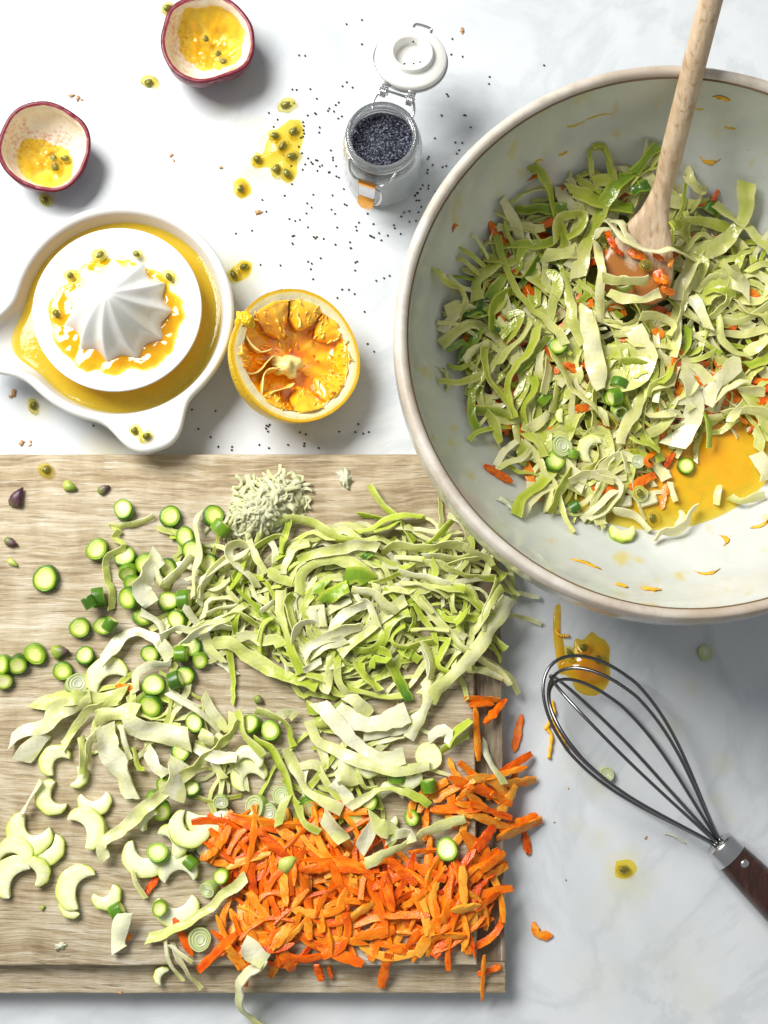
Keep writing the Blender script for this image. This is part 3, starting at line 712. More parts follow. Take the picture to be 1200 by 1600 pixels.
# juice in the dish
mb = MB(); nr = 26; jr = .0230
vv = []; dd = []
for i in range(nr):
    k = i / (nr - 1); rad = k * (.0612 + lobe_sp * .34)
    for j in range(NJ):
        vv.append((rad[j] * math.cos(tj[j]), rad[j] * math.sin(tj[j]), jr + (.0006 if k > .98 else 0))); dd.append(min(1, .10 + 2.6 * (1 - k)))
ff = [(i * NJ + j, i * NJ + (j + 1) % NJ, (i + 1) * NJ + (j + 1) % NJ, (i + 1) * NJ + j) for i in range(nr - 1) for j in range(NJ)]
mb.add(vv, ff, dd); tag(mb.obj('orange_juice', M['juice'], None, True, 'd', loc=(JX, JY, 0)), 'bright yellow orange juice pooled in the white juicer dish', 'juice', kind='stuff')
# pulp ring on the reamer plate
def pulp_ring():
    mb = MB(); na, nr = 150, 16; vv = []; dd = []
    for i in range(na):
        a = i * 2 * PI / na
        wgt = .30 + .75 * max(0, math.cos(dang(a, R(-115)))) ** .8 + .55 * max(0, math.cos(dang(a, R(-15)))) ** 3 + .35 * max(0, math.cos(dang(a, R(160)))) ** 2
        wgt *= 1 + .45 * nz((math.cos(a) * 2.2, math.sin(a) * 2.2, 0), 2, 1.7)
        r0 = .0245; r1 = .029 + .0125 * min(1.1, max(.1, wgt)) + .0011 * nz((math.cos(a), math.sin(a), 0), 9, 4)
        for j in range(nr):
            k = j / (nr - 1); r = r0 + (r1 - r0) * k
            p = (r * math.cos(a), r * math.sin(a))
            n_ = nz((p[0] * 170, p[1] * 170, 0), 1, 3); n2 = nz((p[0] * 480, p[1] * 480, 0), 1, 5)
            thick = (.0022 * wgt + .0011 * n_ + .0003 * n2) * (1 - k ** 4); plz = np.interp(r, [.0, .034, .040, .047], [pz - .0052, pz - .0050, pz - .0040, pz - .0016])
            vv.append((*p, plz + max(.0003, thick))); dd.append(min(1, max(.0, (.55 + .45 * wgt + .35 * n_) * (1 - k ** 4))))
    ff = [(i * nr + j, i * nr + j + 1, ((i + 1) % na) * nr + j + 1, ((i + 1) % na) * nr + j) for i in range(na) for j in range(nr - 1)]
    mb.add(vv, ff, dd); o = mb.obj('orange_pulp', M['juice'], None, True, 'd', loc=(rc_.x, rc_.y, 0))
    tag(o, 'yellow juice pulp caught on the reamer plate around the ribbed cone', 'pulp', kind='stuff')
pulp_ring()

# ------------------------------------------------------------------ squeezed orange half
OR = .0412
oc = P(463, 556, OR * .97)
orange = empty('orange_half', (oc.x, oc.y, OR * .96)); orange.rotation_euler = (R(5), R(23), R(10))
tag(orange, 'squeezed orange half with torn pulp lying cut side up', 'orange')
def hemi(rad, nth=28, n=96, top=0.0, wob=0., seed=0, bump=0.):
    prof = [(rad * math.sin(t), -rad * math.cos(t)) for t in np.linspace(.02, PI / 2, nth)] + ([(rad, top)] if top else [])
    v, f = lathe(prof, n)
    if wob or bump:
        for i in range(len(v)):
            d = v[i] / rad; v[i] = v[i] * (1 + wob * nz(d, 1.3, seed) + bump * nz(d, 14, seed))
    return v, f
v, f = hemi(OR, top=.001, wob=.03, seed=3, bump=.004); v[:, 2] *= .96
mb = MB(); mb.add(v, f); mb.obj('peel', M['peel'], orange)
# nipple of torn peel
mb = MB(); v, f = blob((.0062, .0050, .0030), .6, 1.9, 8, ICO3); mb.add(v + np.array([-.0292, .0240, -.0004]), f); mb.obj('peel_tear', M['peel'], orange)
# pith annulus, dished
na = 120
def annulus(r0f, r1f, zf, nr, seed, gfun):
    vv = []; gg = []
    for i in range(na):
        a = i * 2 * PI / na
        for j in range(nr):
            k = j / (nr - 1); r = r0f(a) * (1 - k) + r1f(a) * k
            vv.append((r * math.cos(a), r * math.sin(a), zf(a, k))); gg.append(gfun(a, k))
    ff = [(i * nr + j, i * nr + j + 1, ((i + 1) % na) * nr + j + 1, ((i + 1) % na) * nr + j) for i in range(na) for j in range(nr - 1)]
    return vv, ff, gg
cs = lambda a, fq, sd: nz((math.cos(a), math.sin(a), 0), fq, sd)
mb = MB(); mb.add(*annulus(lambda a: .0338 + .0010 * cs(a, 4, 2), lambda a: .0410 * (1 + .03 * nz((math.cos(a), math.sin(a), 0), 1.3, 3)) + .0001, lambda a, k: -.0020 * (1 - k) ** 2 + .0006 * cs(a, 7, 3) * (1 - k) + .0011, 7, 0, lambda a, k: .0 if k < .5 else .2 if k < .67 else .8 if k < .8 else 1.))
mb.obj('pith', M['pith'], orange, attr='g')
# scraped cavity lining
def lining():
    vv = []; gg = []; nr = 22
    for i in range(na):
        a = i * 2 * PI / na
        for j in range(nr):
            t = j / (nr - 1); r = .0342 * math.cos(t * PI / 2 * .97); z = -.0005 - .0150 * math.sin(t * PI / 2)
            seg = abs(math.sin(a * 5 + .4)); k = 1 - .05 * (1 - seg) ** 2 * math.sin(PI * t)
            n_ = nz((math.cos(a) * r * 100, math.sin(a) * r * 100, z * 100), 1.6, 6)
            k *= 1 + .06 * n_
            vv.append((r * k * math.cos(a), r * k * math.sin(a), z * k + (0 if t > 0 else .0005))); gg.append(min(1, max(0, .40 + .35 * t + .5 * n_)))
    ff = [(i * nr + j, i * nr + j + 1, ((i + 1) % na) * nr + j + 1, ((i + 1) % na) * nr + j) for i in range(na) for j in range(nr - 1)]
    mb = MB(); mb.add(vv, ff, gg); va = np.array(vv)
    for _ in range(90):
        p = va[int(rng.integers(len(va)))]; L = rng.uniform(.0015, .0045); a_ = math.atan2(p[1], p[0]) + rng.normal(0, .4); sv = ICO1[0] * (L, L * .25, L * .25)
        sv[:, 2] += -.6 * sv[:, 0]; ca, sa = math.cos(a_), math.sin(a_); sv = np.column_stack([sv[:, 0] * ca - sv[:, 1] * sa, sv[:, 0] * sa + sv[:, 1] * ca, sv[:, 2]])
        mb.add(sv + p * (.97, .97, 1), ICO1[1], rng.uniform(.2, .9))
    mb.obj('pulp_lining', M['orange_pulp'], orange, attr='g')
lining()
# pulp wedges still clinging to the wall
def wedge(a0, a1, depth, z_in, seed, g=.2):
    vv = []; gg = []; nu, nv = 12, 12
    for i in range(nu):
        u = i / (nu - 1); a = a0 + (a1 - a0) * u
        for j in range(nv):
            w = j / (nv - 1); prof = math.sin(PI * (.12 + .76 * u)) ** .6
            r = .0352 - depth * w * prof; z = -.0010 - z_in * w ** 1.6 + .0016 * nz((u * 3, w * 3, seed), 1.4, seed) * (1 - .5 * w) + .0018 * math.sin(PI * u) * (1 - w)
            vv.append((r * math.cos(a), r * math.sin(a), z)); gg.append(min(1, max(0, g + .12 + .35 * w + .3 * nz((u * 9, w * 2, seed), 1, seed))))
    ff = [(i * nv + j, (i + 1) * nv + j, (i + 1) * nv + j + 1, i * nv + j + 1) for i in range(nu - 1) for j in range(nv - 1)]
    # underside so the wedge has body
    b = len(vv); vv2 = [(x * 1.0, y * 1.0, z - .006) for x, y, z in vv]
    ff2 = [tuple(b + q for q in reversed(q_)) for q_ in ff]
    edge = [((i + 1) * nv, i * nv, b + i * nv, b + (i + 1) * nv) for i in range(nu - 1)]
    edge += [(i * nv + nv - 1, (i + 1) * nv + nv - 1, b + (i + 1) * nv + nv - 1, b + i * nv + nv - 1) for i in range(nu - 1)]
    edge += [(j + 1, j, b + j, b + j + 1) for j in range(nv - 1)] + [((nu - 1) * nv + j, (nu - 1) * nv + j + 1, b + (nu - 1) * nv + j + 1, b + (nu - 1) * nv + j) for j in range(nv - 1)]
    mb = MB(); mb.add(vv + vv2, ff + ff2 + edge, gg + gg)
    top = np.array(vv).reshape(nu, nv, 3)
    for _ in range(14):       # juice sacs torn open along the wedge
        i = int(rng.integers(1, nu - 1)); j = int(rng.integers(0, nv - 1)); p = top[i, j] + rng.standard_normal(3) * .0004 - (0, 0, .0004)
        L = rng.uniform(.0016, .0040); a_ = math.atan2(p[1], p[0]) + rng.normal(0, .35); sv = ICO1[0] * (L, L * .26, L * .22); sv[:, 1] *= 1 + .7 * sv[:, 0] / L
        sv[:, 2] += .25 * sv[:, 0] * rng.normal(0, 1)
        ca, sa = math.cos(a_), math.sin(a_); sv = np.column_stack([sv[:, 0] * ca - sv[:, 1] * sa, sv[:, 0] * sa + sv[:, 1] * ca, sv[:, 2]])
        mb.add(sv + p + (0, 0, .0002), ICO1[1], np.clip(g + rng.uniform(-.25, .4), 0, 1))
    mb.obj('pulp_wedge', M['orange_pulp'], orange, attr='g')
for a0, a1, d, zi, sd, g in [(100, 142, .021, .006, 1, .30), (62, 98, .017, .004, 2, .12), (28, 58, .014, .006, 3, .10), (-12, 24, .009, .010, 4, .22), (-52, -16, .017, .006, 5, .18), (-92, -56, .018, .007, 6, .12), (-128, -98, .013, .009, 7, .25), (170, 200, .012, .010, 8, .4)]:
    wedge(R(a0 - 10), R(a1 - 10), d, zi, sd, g)
# membranes standing between the segments
def membrane(a, r_in, top, fold, seed):
    n1, n2 = 14, 8; vv = []; gg = []
    for i in range(n1):
        u = i / (n1 - 1); r = .0345 + (r_in - .0345) * u
        for j in range(n2):
            w = j / (n2 - 1)
            zt = top * (1 - .45 * u ** 2) - .0015 * u + .0012 * nz((u * 5, seed, 0), 1, seed) * u
            z = zt - (.008 + .004 * u) * w
            off = fold * math.sin(u * PI * 1.3 + seed) * (1 - .4 * w) + .0009 * nz((u * 4, w * 3, seed), 1.2, seed)
            vv.append((r * math.cos(a) - off * math.sin(a), r * math.sin(a) + off * math.cos(a), z)); gg.append(min(1, max(0, .12 + .9 * w)))
    ff = [(i * n2 + j, (i + 1) * n2 + j, (i + 1) * n2 + j + 1, i * n2 + j + 1) for i in range(n1 - 1) for j in range(n2 - 1)]
    mb = MB(); mb.add(vv, ff, gg); o = mb.obj('membrane', M['membrane'], orange, attr='g')
    m_ = o.modifiers.new('thickness', 'SOLIDIFY'); m_.thickness = .0007; m_.offset = 0
for k, (a, ri, tp, fo) in enumerate([(200, .013, -.002, .004), (226, .012, -.003, .005), (250, .015, -.002, .006), (168, .015, -.001, .004), (88, .019, -.001, .002), (320, .020, -.004, .003)]):
    membrane(R(a - 10), ri, tp, fo, k * 1.7 + .3)
# torn core
mb = MB(); v, f = blob((.0085, .0065, .0055), .75, 1.9, 12); mb.add(v + np.array([-.003, -.004, -.0095]), f, np.clip(.15 + 2 * v[:, 2] * -40, 0, .5)); mb.obj('core', M['membrane'], orange, attr='g')

# ------------------------------------------------------------------ passion fruit
def seed_mesh():
    v = ICO2[0] * np.array([.0031, .0021, .0013]); v[:, 1] *= (1 - .25 * v[:, 0] / .0031); mb = MB(); mb.add(v, ICO2[1]); return mb.mesh('seed', M['seed'])
def sac_mesh(sd):
    v, f = blob((.0050, .0038, .0028), .28, 1.6, sd, ICO2); mb = MB(); mb.add(v, f); return mb.mesh('pulp_sac', M['sac'])
SEED = seed_mesh(); SACS = [sac_mesh(k) for k in range(4)]
def passion_seed(loc, rz, parent=None, label=None, group=None, scale=1.0, top=True):
    o = new_obj('passion_fruit_seed' if top else 'seed', SEED, parent); o.location = loc; o.rotation_euler = (rng.uniform(-.2, .2), rng.uniform(-.2, .2), rz); o.scale = (scale * rng.uniform(.8, 1.15), scale * rng.uniform(.8, 1.15), scale)
    s = new_obj('pulp_sac', SACS[int(rng.integers(4))], o); s.location = (rng.uniform(-.001, .0012), rng.uniform(-.0006, .0006), .0002); s.rotation_euler = (0, 0, rng.uniform(-.8, .8)); s.scale = (rng.uniform(.75, 1.2), rng.uniform(.75, 1.25), 1)
    if top: tag(o, label, 'seed', group)
    return o
def passion(px, py, zc, Rp, rot, label, seed, pulp_dir, big):
    c = P(px, py, zc); root = empty('passion_fruit_half', (c.x, c.y, zc), rot); tag(root, label, 'passion fruit')
    v, f = hemi(Rp, wob=.10, seed=seed); v[:, 2] *= .93; mb = MB(); mb.add(v, f); mb.obj('rind', M['rind'], root)
    rr = lambda a: Rp * (1 + .10 * nz((math.cos(a), math.sin(a), 0), 1.3, seed))
    mb = MB(); mb.add(*annulus(lambda a: rr(a) * (.905 + .014 * cs(a, 3, seed + 1)), lambda a: rr(a) * 1.002, lambda a, k: .0007 * math.sin(PI * k) + .0004 * cs(a, 10, seed), 5, 0, lambda a, k: .15 + .95 * k)); mb.obj('rind_rim', M['rindrim'], root, attr='g')
    mb = MB()
    vv = []; nr = 26
    for i in range(na):
        a = i * 2 * PI / na
        for j in range(nr):
            t = j / (nr - 1); r = rr(a) * .918 * math.cos(t * PI / 2 * .985); z = -.90 * .86 * Rp * math.sin(t * PI / 2) + .0003
            k = 1 - .05 * math.sin(PI * min(1, t * 4)) * (t < .25) + .02 * nz((math.cos(a) * 3 * r / Rp, math.sin(a) * 3 * r / Rp, t), 2, seed)
            vv.append((r * k * math.cos(a), r * k * math.sin(a), z))
    ff = [(i * nr + j, i * nr + j + 1, ((i + 1) % na) * nr + j + 1, ((i + 1) % na) * nr + j) for i in range(na) for j in range(nr - 1)]
    mb.add(vv, ff); mb.obj('pith', M['ppith'], root)
    # pulp film
    vv = []; dd = []; nr = 22; n2_ = 90
    for i in range(n2_):
        a = i * 2 * PI / n2_
        ext = big * (.62 + .38 * math.cos(dang(a, pulp_dir))) * (1 + .35 * nz((math.cos(a) * 2, math.sin(a) * 2, 0), 1.5, seed + 3))
        for j in range(nr):
            k = j / (nr - 1); t = PI / 2 * (1 - min(.95, ext) * k * .95)
            r = Rp * .905 * math.cos(t); z = -.90 * .86 * Rp * math.sin(t)
            n_ = nz((r * math.cos(a) * 190, r * math.sin(a) * 190, seed), 1, seed); n3 = nz((r * math.cos(a) * 520, r * math.sin(a) * 520, seed), 1, seed)
            th = max(.0002, .0022 + .0026 * n_ + .0011 * n3) * (1 - k ** 3) + .0002
            kk = 1 - th / Rp
            vv.append((r * kk * math.cos(a), r * kk * math.sin(a), z + th)); dd.append(max(0, min(1, (.55 + .8 * n_) * (1 - k ** 2.5))))
    ff = [(i * nr + j, i * nr + j + 1, ((i + 1) % n2_) * nr + j + 1, ((i + 1) % n2_) * nr + j) for i in range(n2_) for j in range(nr - 1)]
    mb = MB(); mb.add(vv, ff, dd); pu = mb.obj('pulp', M['pulp'], root, attr='d')
    return root, pu
r1, p1 = passion(324, 60, .0265, .0308, (R(-2), R(3), 0), 'passion fruit half full of yellow pulp, tipped slightly to one side', 4.2, R(90), 1.0)
for x, y in [(-.002, .008), (.006, -.002), (.010, -.010)]:
    rr_ = math.hypot(x, y); passion_seed((x, y, -.0195 + (rr_ / .026) ** 2 * .02 + .003), rng.uniform(0, 6), p1, top=False, scale=.95)
r2, p2 = passion(70, 229, .0255, .0290, (R(9), R(4), 0), 'scraped passion fruit half with few seeds beside the white juicer', 9.1, R(250), .74)
for x, y in [(.003, -.003), (.010, -.003), (.004, -.009)]:
    passion_seed((x, y, -.0165), rng.uniform(0, 6), p2, top=False, scale=1.0)

# ------------------------------------------------------------------ spice jar of poppy seeds
jp = P(597, 270, 0); jar = empty('clip_top_jar', (jp.x, jp.y, 0), (0, 0, R(-19)))
tag(jar, 'small glass clip top jar of poppy seeds with its white lid open', 'jar')
jb = [(.001, .0005), (.020, .0005), (.0238, .002), (.0250, .006), (.0250, .041), (.0246, .0455), (.0228, .0490), (.0214, .0508), (.0212, .0530), (.0222, .0542), (.0224, .0570), (.0216, .0588), (.0202, .0592), (.0192, .0582),
      (.0188, .0550), (.0188, .0510), (.0200, .0485), (.0220, .0450), (.0226, .0405), (.0226, .0075), (.0216, .0048), (.018, .0040), (.001, .0040)]
mb = MB(); mb.add(*lathe(jb, 72)); mb.obj('glass_body', M['glass'], jar)
# poppy seeds filling it
pop = MB(); FZ = .0462
core = [(.001, .0046), (.0178, .0046), (.0210, .0060), (.0218, .0085), (.0218, .0405), (.0212, .0440), (.0190, FZ - .0008), (.001, FZ - .0004)]
v, f = lathe(core, 48); pop.add(v, f, .35)
for _ in range(2300):
    r = .0190 * math.sqrt(rng.random()); a = rng.uniform(0, 2 * PI); s = rng.uniform(.00055, .00080)
    pop.add(ICO1[0] * (s, s * .8, s * .8) + (r * math.cos(a), r * math.sin(a), FZ - .0004 + .0009 * nz((r * math.cos(a) * 140, r * math.sin(a) * 140, 0)) + rng.uniform(0, .0006)), ICO1[1], rng.random())
for _ in range(2200):
    a = rng.uniform(0, 2 * PI); z = rng.uniform(.008, .0445); s = .00055; r = np.interp(z, [.0405, .0440, .0455], [.0219, .0210, .0196])
    pop.add(ICO1[0] * s + (r * math.cos(a), r * math.sin(a), z), ICO1[1], rng.random())
o = pop.obj('poppy_seeds', M['poppy'], None, True, 'g', loc=(jp.x, jp.y, 0)); tag(o, 'blue black poppy seeds filling the small glass jar', 'poppy seeds', kind='stuff')
def wire(name, pts, r, parent, mat='steel', cyc=False, n=40):
    c = np.asarray(pts, float) if cyc else catmull(pts, n)[0]
    mb = MB(); mb.add(*tube(c, r, 8, cyc)); return mb.obj(name, M[mat], parent)
circ = lambda r, z, n=64, a0=0, a1=2 * PI: [(r * math.cos(a0 + (a1 - a0) * i / n), r * math.sin(a0 + (a1 - a0) * i / n), z) for i in range(n)]
wire('neck_wire', circ(.0222, .0522), .0008, jar, cyc=True)
# latch (front, -y): bail wire and pressed metal lever
wire('bail_wire', [(-.0150, -.0172, .0520), (-.0140, -.0205, .0508), (-.0125, -.0238, .0490), (-.0092, -.0262, .0466), (-.0060, -.0268, .0462), (0, -.0270, .0461), (.0060, -.0268, .0462), (.0092, -.0262, .0466), (.0125, -.0238, .0490), (.0140, -.0205, .0508), (.0150, -.0172, .0520)], .0008, jar)
def plate(name, pts, w, th, mat, parent):
    c, L = catmull(pts, 12); w = np.interp(np.linspace(0, 1, 12), np.linspace(0, 1, len(w)), w)
    T = np.gradient(c, axis=0); T /= np.linalg.norm(T, axis=1)[:, None]; S = np.tile([1., 0, 0], (12, 1)); U = np.cross(T, S)
    v, f, _ = beam(c, S, U, w, np.full(12, th)); mb = MB(); mb.add(v, f); return sharp(mb.obj(name, M[mat], parent), 50)
lever = plate('latch_lever', [(0, -.0266, .0475), (0, -.0282, .0425), (0, -.0285, .0365), (0, -.0300, .0300)], [.0108, .0106, .0104, .0100], .0009, 'steel', jar)
plate('lever_cap', [(0, -.0272, .0488), (0, -.0288, .0472), (0, -.0290, .0448)], [.0112, .0112, .0110], .0008, 'orange_sheen_metal', lever)
plate('lever_tab', [(0, -.0300, .0305), (0, -.0318, .0265), (0, -.0328, .0225), (0, -.0332, .0192)], [.0104, .0106, .0100, .0050], .0010, 'orange_sheen_metal', lever)
wire('side_loop', [(.0055, -.0284, .0430), (.0092, -.0290, .0415), (.0096, -.0305, .0335), (.0075, -.0312, .0265), (.0050, -.0312, .0255)], .0007, jar)
# hinge (back, +y)
for sx in (-1, 1):
    wire('hinge_coil', [(sx * .0085 + .0011 * math.cos(t), .0262 + .0024 * math.sin(t * 6.5 * 1.0), .0560 + .0024 * math.cos(t * 6.5)) if False else (sx * .0085 + (t - .5) * .0042, .0272 + .0022 * math.sin(t * 22), .0568 + .0026 * math.cos(t * 22)) for t in np.linspace(0, 1, 40)], .00085, jar, n=160)
    wire('hinge_arm', [(sx * .0128, .0178, .0522), (sx * .0130, .0225, .0530), (sx * .0118, .0262, .0545), (sx * .0100, .0290, .0560)], .0009, jar)
wire('hinge_bar', [(-.0115, .0285, .0572), (0, .0288, .0574), (.0115, .0285, .0572)], .0009, jar)
lid = empty('lid', (0, .0545, .0535), (R(-10), 0, 0)); lid.parent = jar
lp = [(.001, -.0062), (.012, -.0060), (.0185, -.0045), (.0220, -.0018), (.0224, .0002), (.0222, .0022), (.0212, .0032), (.0160, .0042), (.0141, .0046), (.0137, .0052), (.0134, .0074), (.0127, .0082), (.0114, .0080), (.0107, .0068), (.0103, .0030), (.0095, .0012), (.001, .0008)]
mb = MB(); mb.add(*lathe(lp, 72)); mb.obj('lid_disc', M['lid'], lid)
wire('lid_wire', circ(.0228, -.0014), .0007, lid, cyc=True)
wire('catch_wire', [(-.0055, .0212, .0004), (-.0055, .0248, .0006), (-.0030, .0258, .0008), (.0030, .0258, .0008), (.0055, .0248, .0006), (.0055, .0212, .0004)], .0009, lid)
for sx in (-1, 1): plate('lid_clip', [(sx * .0085, -.0205, .0005), (sx * .0085, -.0232, -.0008), (sx * .0085, -.0232, -.0030)], [.0050, .0046, .0040], .0008, 'steel', lid)

# ------------------------------------------------------------------ whisk
f0 = P(1122, 1318, .0125); hend = P(1235, 1448, .0105)
ax = (Vector((f0.x, f0.y, 0)) - Vector((hend.x, hend.y, 0))).normalized()
whisk = empty('whisk', (f0.x, f0.y, 0)); tag(whisk, 'small wire balloon whisk with dark wooden handle on the marble', 'whisk')
Lw = (P(860, 1046, .022) - P(1122, 1318, .0125)).length
wt_ = P(862, 1052, .022); yaw = math.atan2(wt_.y - f0.y, wt_.x - f0.x)
tt = np.linspace(0, 1, 61)
def wloop(phi, wid, leng, rot):
    # teardrop out and back in a plane through the axis turned by phi
    s = tt * 2 * PI
    xx = leng * (1 - np.cos(s)) / 2; k = xx / leng
    half = wid * np.sin(PI * np.clip(k, 0, 1) ** 1.35) ** .85 * 1.0
    half = np.where(k > .72, wid * np.sqrt(np.clip(1 - ((k - .66) / .34) ** 2, 0, 1)) * 1.0, wid * np.sin(PI / 2 * np.clip(k / .68, 0, 1) ** 1.15))
    sd = np.where(tt < .5, -1, 1) * half + np.where(tt < .5, -1, 1) * .0022 * (1 - k)
    y = sd * math.cos(phi); z = sd * math.sin(phi)
    return np.column_stack([xx, y, z])
for k, (phi, wd, ln) in enumerate([(R(6), .0285, Lw * 1.01), (R(-36), .0275, Lw * .97), (R(76), .0255, Lw * .98), (R(40), .0272, Lw * .95)]):
    pts = wloop(phi, wd, ln, 0)
    pts[:, 2] += .0125 + (.0268 - .0125) * np.clip(pts[:, 0] / (Lw * .7), 0, 1) ** 1.2
    pts[:, 2] = np.maximum(pts[:, 2], .0009 + .0001 * k)
    c, s = math.cos(yaw + R(k * 1.2 - 1.5)), math.sin(yaw + R(k * 1.2 - 1.5)); q = pts.copy(); q[:, 0] = pts[:, 0] * c - pts[:, 1] * s; q[:, 1] = pts[:, 0] * s + pts[:, 1] * c
    mb = MB(); mb.add(*tube(catmull(q, 110)[0], .00105, 8)); mb.obj('wire_loop', M['wire'], whisk)
hl = (hend - f0).length
def on_axis(prof, name, mat, n=28, flat=1.0, parent=whisk):
    v, f = lathe([(r, x) for x, r in prof], n); q = np.column_stack([-v[:, 2], v[:, 0], v[:, 1] * flat]); c, s = math.cos(yaw), math.sin(yaw)
    q = np.column_stack([q[:, 0] * c - q[:, 1] * s, q[:, 0] * s + q[:, 1] * c, q[:, 2] + .0125]); mb = MB(); mb.add(q, f); return sharp(mb.obj(name, mat, parent), 40)
on_axis([(-.0008, .001), (-.0008, .0074), (.0004, .0092), (.0016, .0098), (.0110, .0103), (.0112, .0094)], 'ferrule', M['steel'])
hdl = on_axis([(.0112, .0099), (.02, .0106), (.05, .0120), (.09, .0125), (.13, .0118), (.145, .009), (.150, .002)], 'handle', M['rosewood'])
mb = MB(); v, f = lathe([(.0001, .0012), (.0014, .0011), (.0024, .0006), (.0027, -.0006)], 20)
rv = Vector((-math.cos(yaw) * .0168, -math.sin(yaw) * .0168, .0125 + .0097)); rv += Vector((-math.sin(yaw), math.cos(yaw), 0)) * -.0016
mb.add(v + np.array(rv), f); mb.obj('rivet', M['steel'], hdl)

# ------------------------------------------------------------------ spills on the marble
def spill(name, outline, label, mat, z0=0.0, hgt=.0012, cat='juice spill', seed=1, d0=.2, d1=.9, lumps=0., group=None):
    pts, _ = catmull(outline + [outline[0]], 90); pts = pts[:-1]; c = pts.mean(0); vv = []; dd = []; nr = 20
    for i, p in enumerate(pts):
        for j in range(nr):
            k = j / (nr - 1); q = c + (p - c) * k * (1 + .06 * nz((p[0] * 90, p[1] * 90, seed), 1, seed))
            n_ = nz((q[0] * 120, q[1] * 120, seed), 1, seed)
            e = 1 - k ** 2
            vv.append((q[0], q[1], z0 + .0002 + max(0, hgt * e * (1 + lumps * n_)))); dd.append(max(0, min(1, e * (d0 + (d1 - d0) * (.5 + .9 * n_)))))
    m_ = len(pts); ff = [(i * nr + j, i * nr + j + 1, ((i + 1) % m_) * nr + j + 1, ((i + 1) % m_) * nr + j) for i in range(m_) for j in range(nr - 1)]
    v = np.array(vv); o0 = np.array([c[0], c[1], z0]); mb = MB(); mb.add(v - o0, ff, dd)
    return tag(mb.obj(name, M[mat], None, True, 'd', loc=o0), label, cat, group)
px2 = lambda L, z=0.: [tuple(P(x, y, z))[:2] for x, y in L]
spill('dressing_spill', [tuple(P(780 + x / 2.667, 900 + y / 2.667))[:2] for x, y in [(305, 300), (318, 262), (350, 268), (385, 238), (410, 255), (440, 268), (462, 300), (458, 350), (462, 410), (450, 455), (425, 488), (395, 502), (350, 495), (318, 470), (300, 430), (262, 405), (248, 380), (262, 350), (280, 345)]], 'thick amber dressing spill under the whisk wires', 'amber', hgt=.0034, d0=.55, d1=1.5, lumps=.7, seed=3)
spill('dressing_spill', px2([(868, 945), (876, 945), (872, 985), (880, 1000), (884, 1045), (874, 1050), (866, 1005), (864, 970)]), 'narrow trail of dressing running from the mixing bowl foot', 'amber', hgt=.0012, d0=.3, d1=.7, seed=5)
spill('juice_spill', px2([(452, 188), (470, 190), (474, 215), (466, 245), (462, 275), (450, 285), (435, 272), (422, 262), (400, 262), (392, 248), (410, 240), (420, 215), (435, 200)]), 'yellow passion fruit juice puddle holding a cluster of seeds', 'pulp', hgt=.0010, d0=.12, d1=.55, seed=7, lumps=.4)
spill('juice_spill', px2([(365, 285), (378, 278), (390, 288), (392, 302), (378, 310), (366, 302)]), 'small yellow juice drop with one seed apart from the cluster', 'pulp', hgt=.0008, d0=.4, d1=.9, seed=9)
spill('juice_spill', px2([(362, 418), (380, 408), (394, 412), (390, 430), (372, 440), (360, 436)]), 'thin olive juice smear between the juicer and the orange half', 'pulp', hgt=.0006, d0=.1, d1=.4, seed=11)
spill('juice_spill', px2([(962, 1345), (985, 1343), (995, 1358), (980, 1372), (962, 1368)]), 'pale juice ring around a single black seed near the whisk', 'pulp', hgt=.0005, d0=.02, d1=.22, seed=13)
for px, py, z, lb, rz in [(232, 128, .0018, 'passion fruit seed alone on marble between the two fruit halves', .5), (262, 12, .0018, 'passion fruit seed touching the fuller passion fruit half', .4), (70, 313, .0018, 'passion fruit seed between the scraped fruit half and the juicer', 1.),
                          (446, 163, .0018, 'passion fruit seed just above the yellow juice puddle', .3), (376, 294, .0024, 'passion fruit seed in its own small yellow drop', 1.2), (52, 633, .0018, 'passion fruit seed on marble below the juicer spout', .9),
                          (975, 1358, .0020, 'dark passion fruit seed in a pale ring near the whisk', .2), (72, 733, LZ + .002, 'squashed pale seed on the stepped edge of the board', 1.)]:
    p = P(px, py, z); passion_seed(p, rz, None, lb, None)
for px, py, rz in [(458, 204, .6), (429, 211, .2), (441, 227, .9), (456, 243, .4), (401, 248, 2.8), (432, 263, 1.2), (448, 270, 2.)]:
    p = P(px, py, .0024); passion_seed(p, rz, None, 'gel coated passion fruit seed in the yellow juice puddle', 'seeds in the juice puddle')
for px, py, rz in [(381, 416, .4), (364, 428, 2.)]:
    p = P(px, py, .0020); passion_seed(p, rz, None, 'passion fruit seed in the olive smear beside the juicer', 'seeds beside the juicer')
for px, py, rz in [(210, 672, 1.2), (229, 681, .6)]:
    p = P(px, py, jz + .0016); passion_seed(p, rz, None, 'passion fruit seed resting on the juicer handle', 'seeds on the juicer handle', .9)
for px, py in [(156, 398), (213, 397), (264, 433), (88, 490), (110, 430)]:
    p = P(px, py, pz - .001); passion_seed(p, rng.uniform(0, 6), None, 'passion fruit seed in the pulp on the reamer plate', 'seeds on the reamer plate', .85)
for k, (px, py) in enumerate([(935, 1030), (890, 1020), (912, 1012)]):
    passion_seed(P(px, py, .0036), rng.uniform(0, 6), None, 'passion fruit seed in the amber dressing spill', 'seeds in the dressing spill')
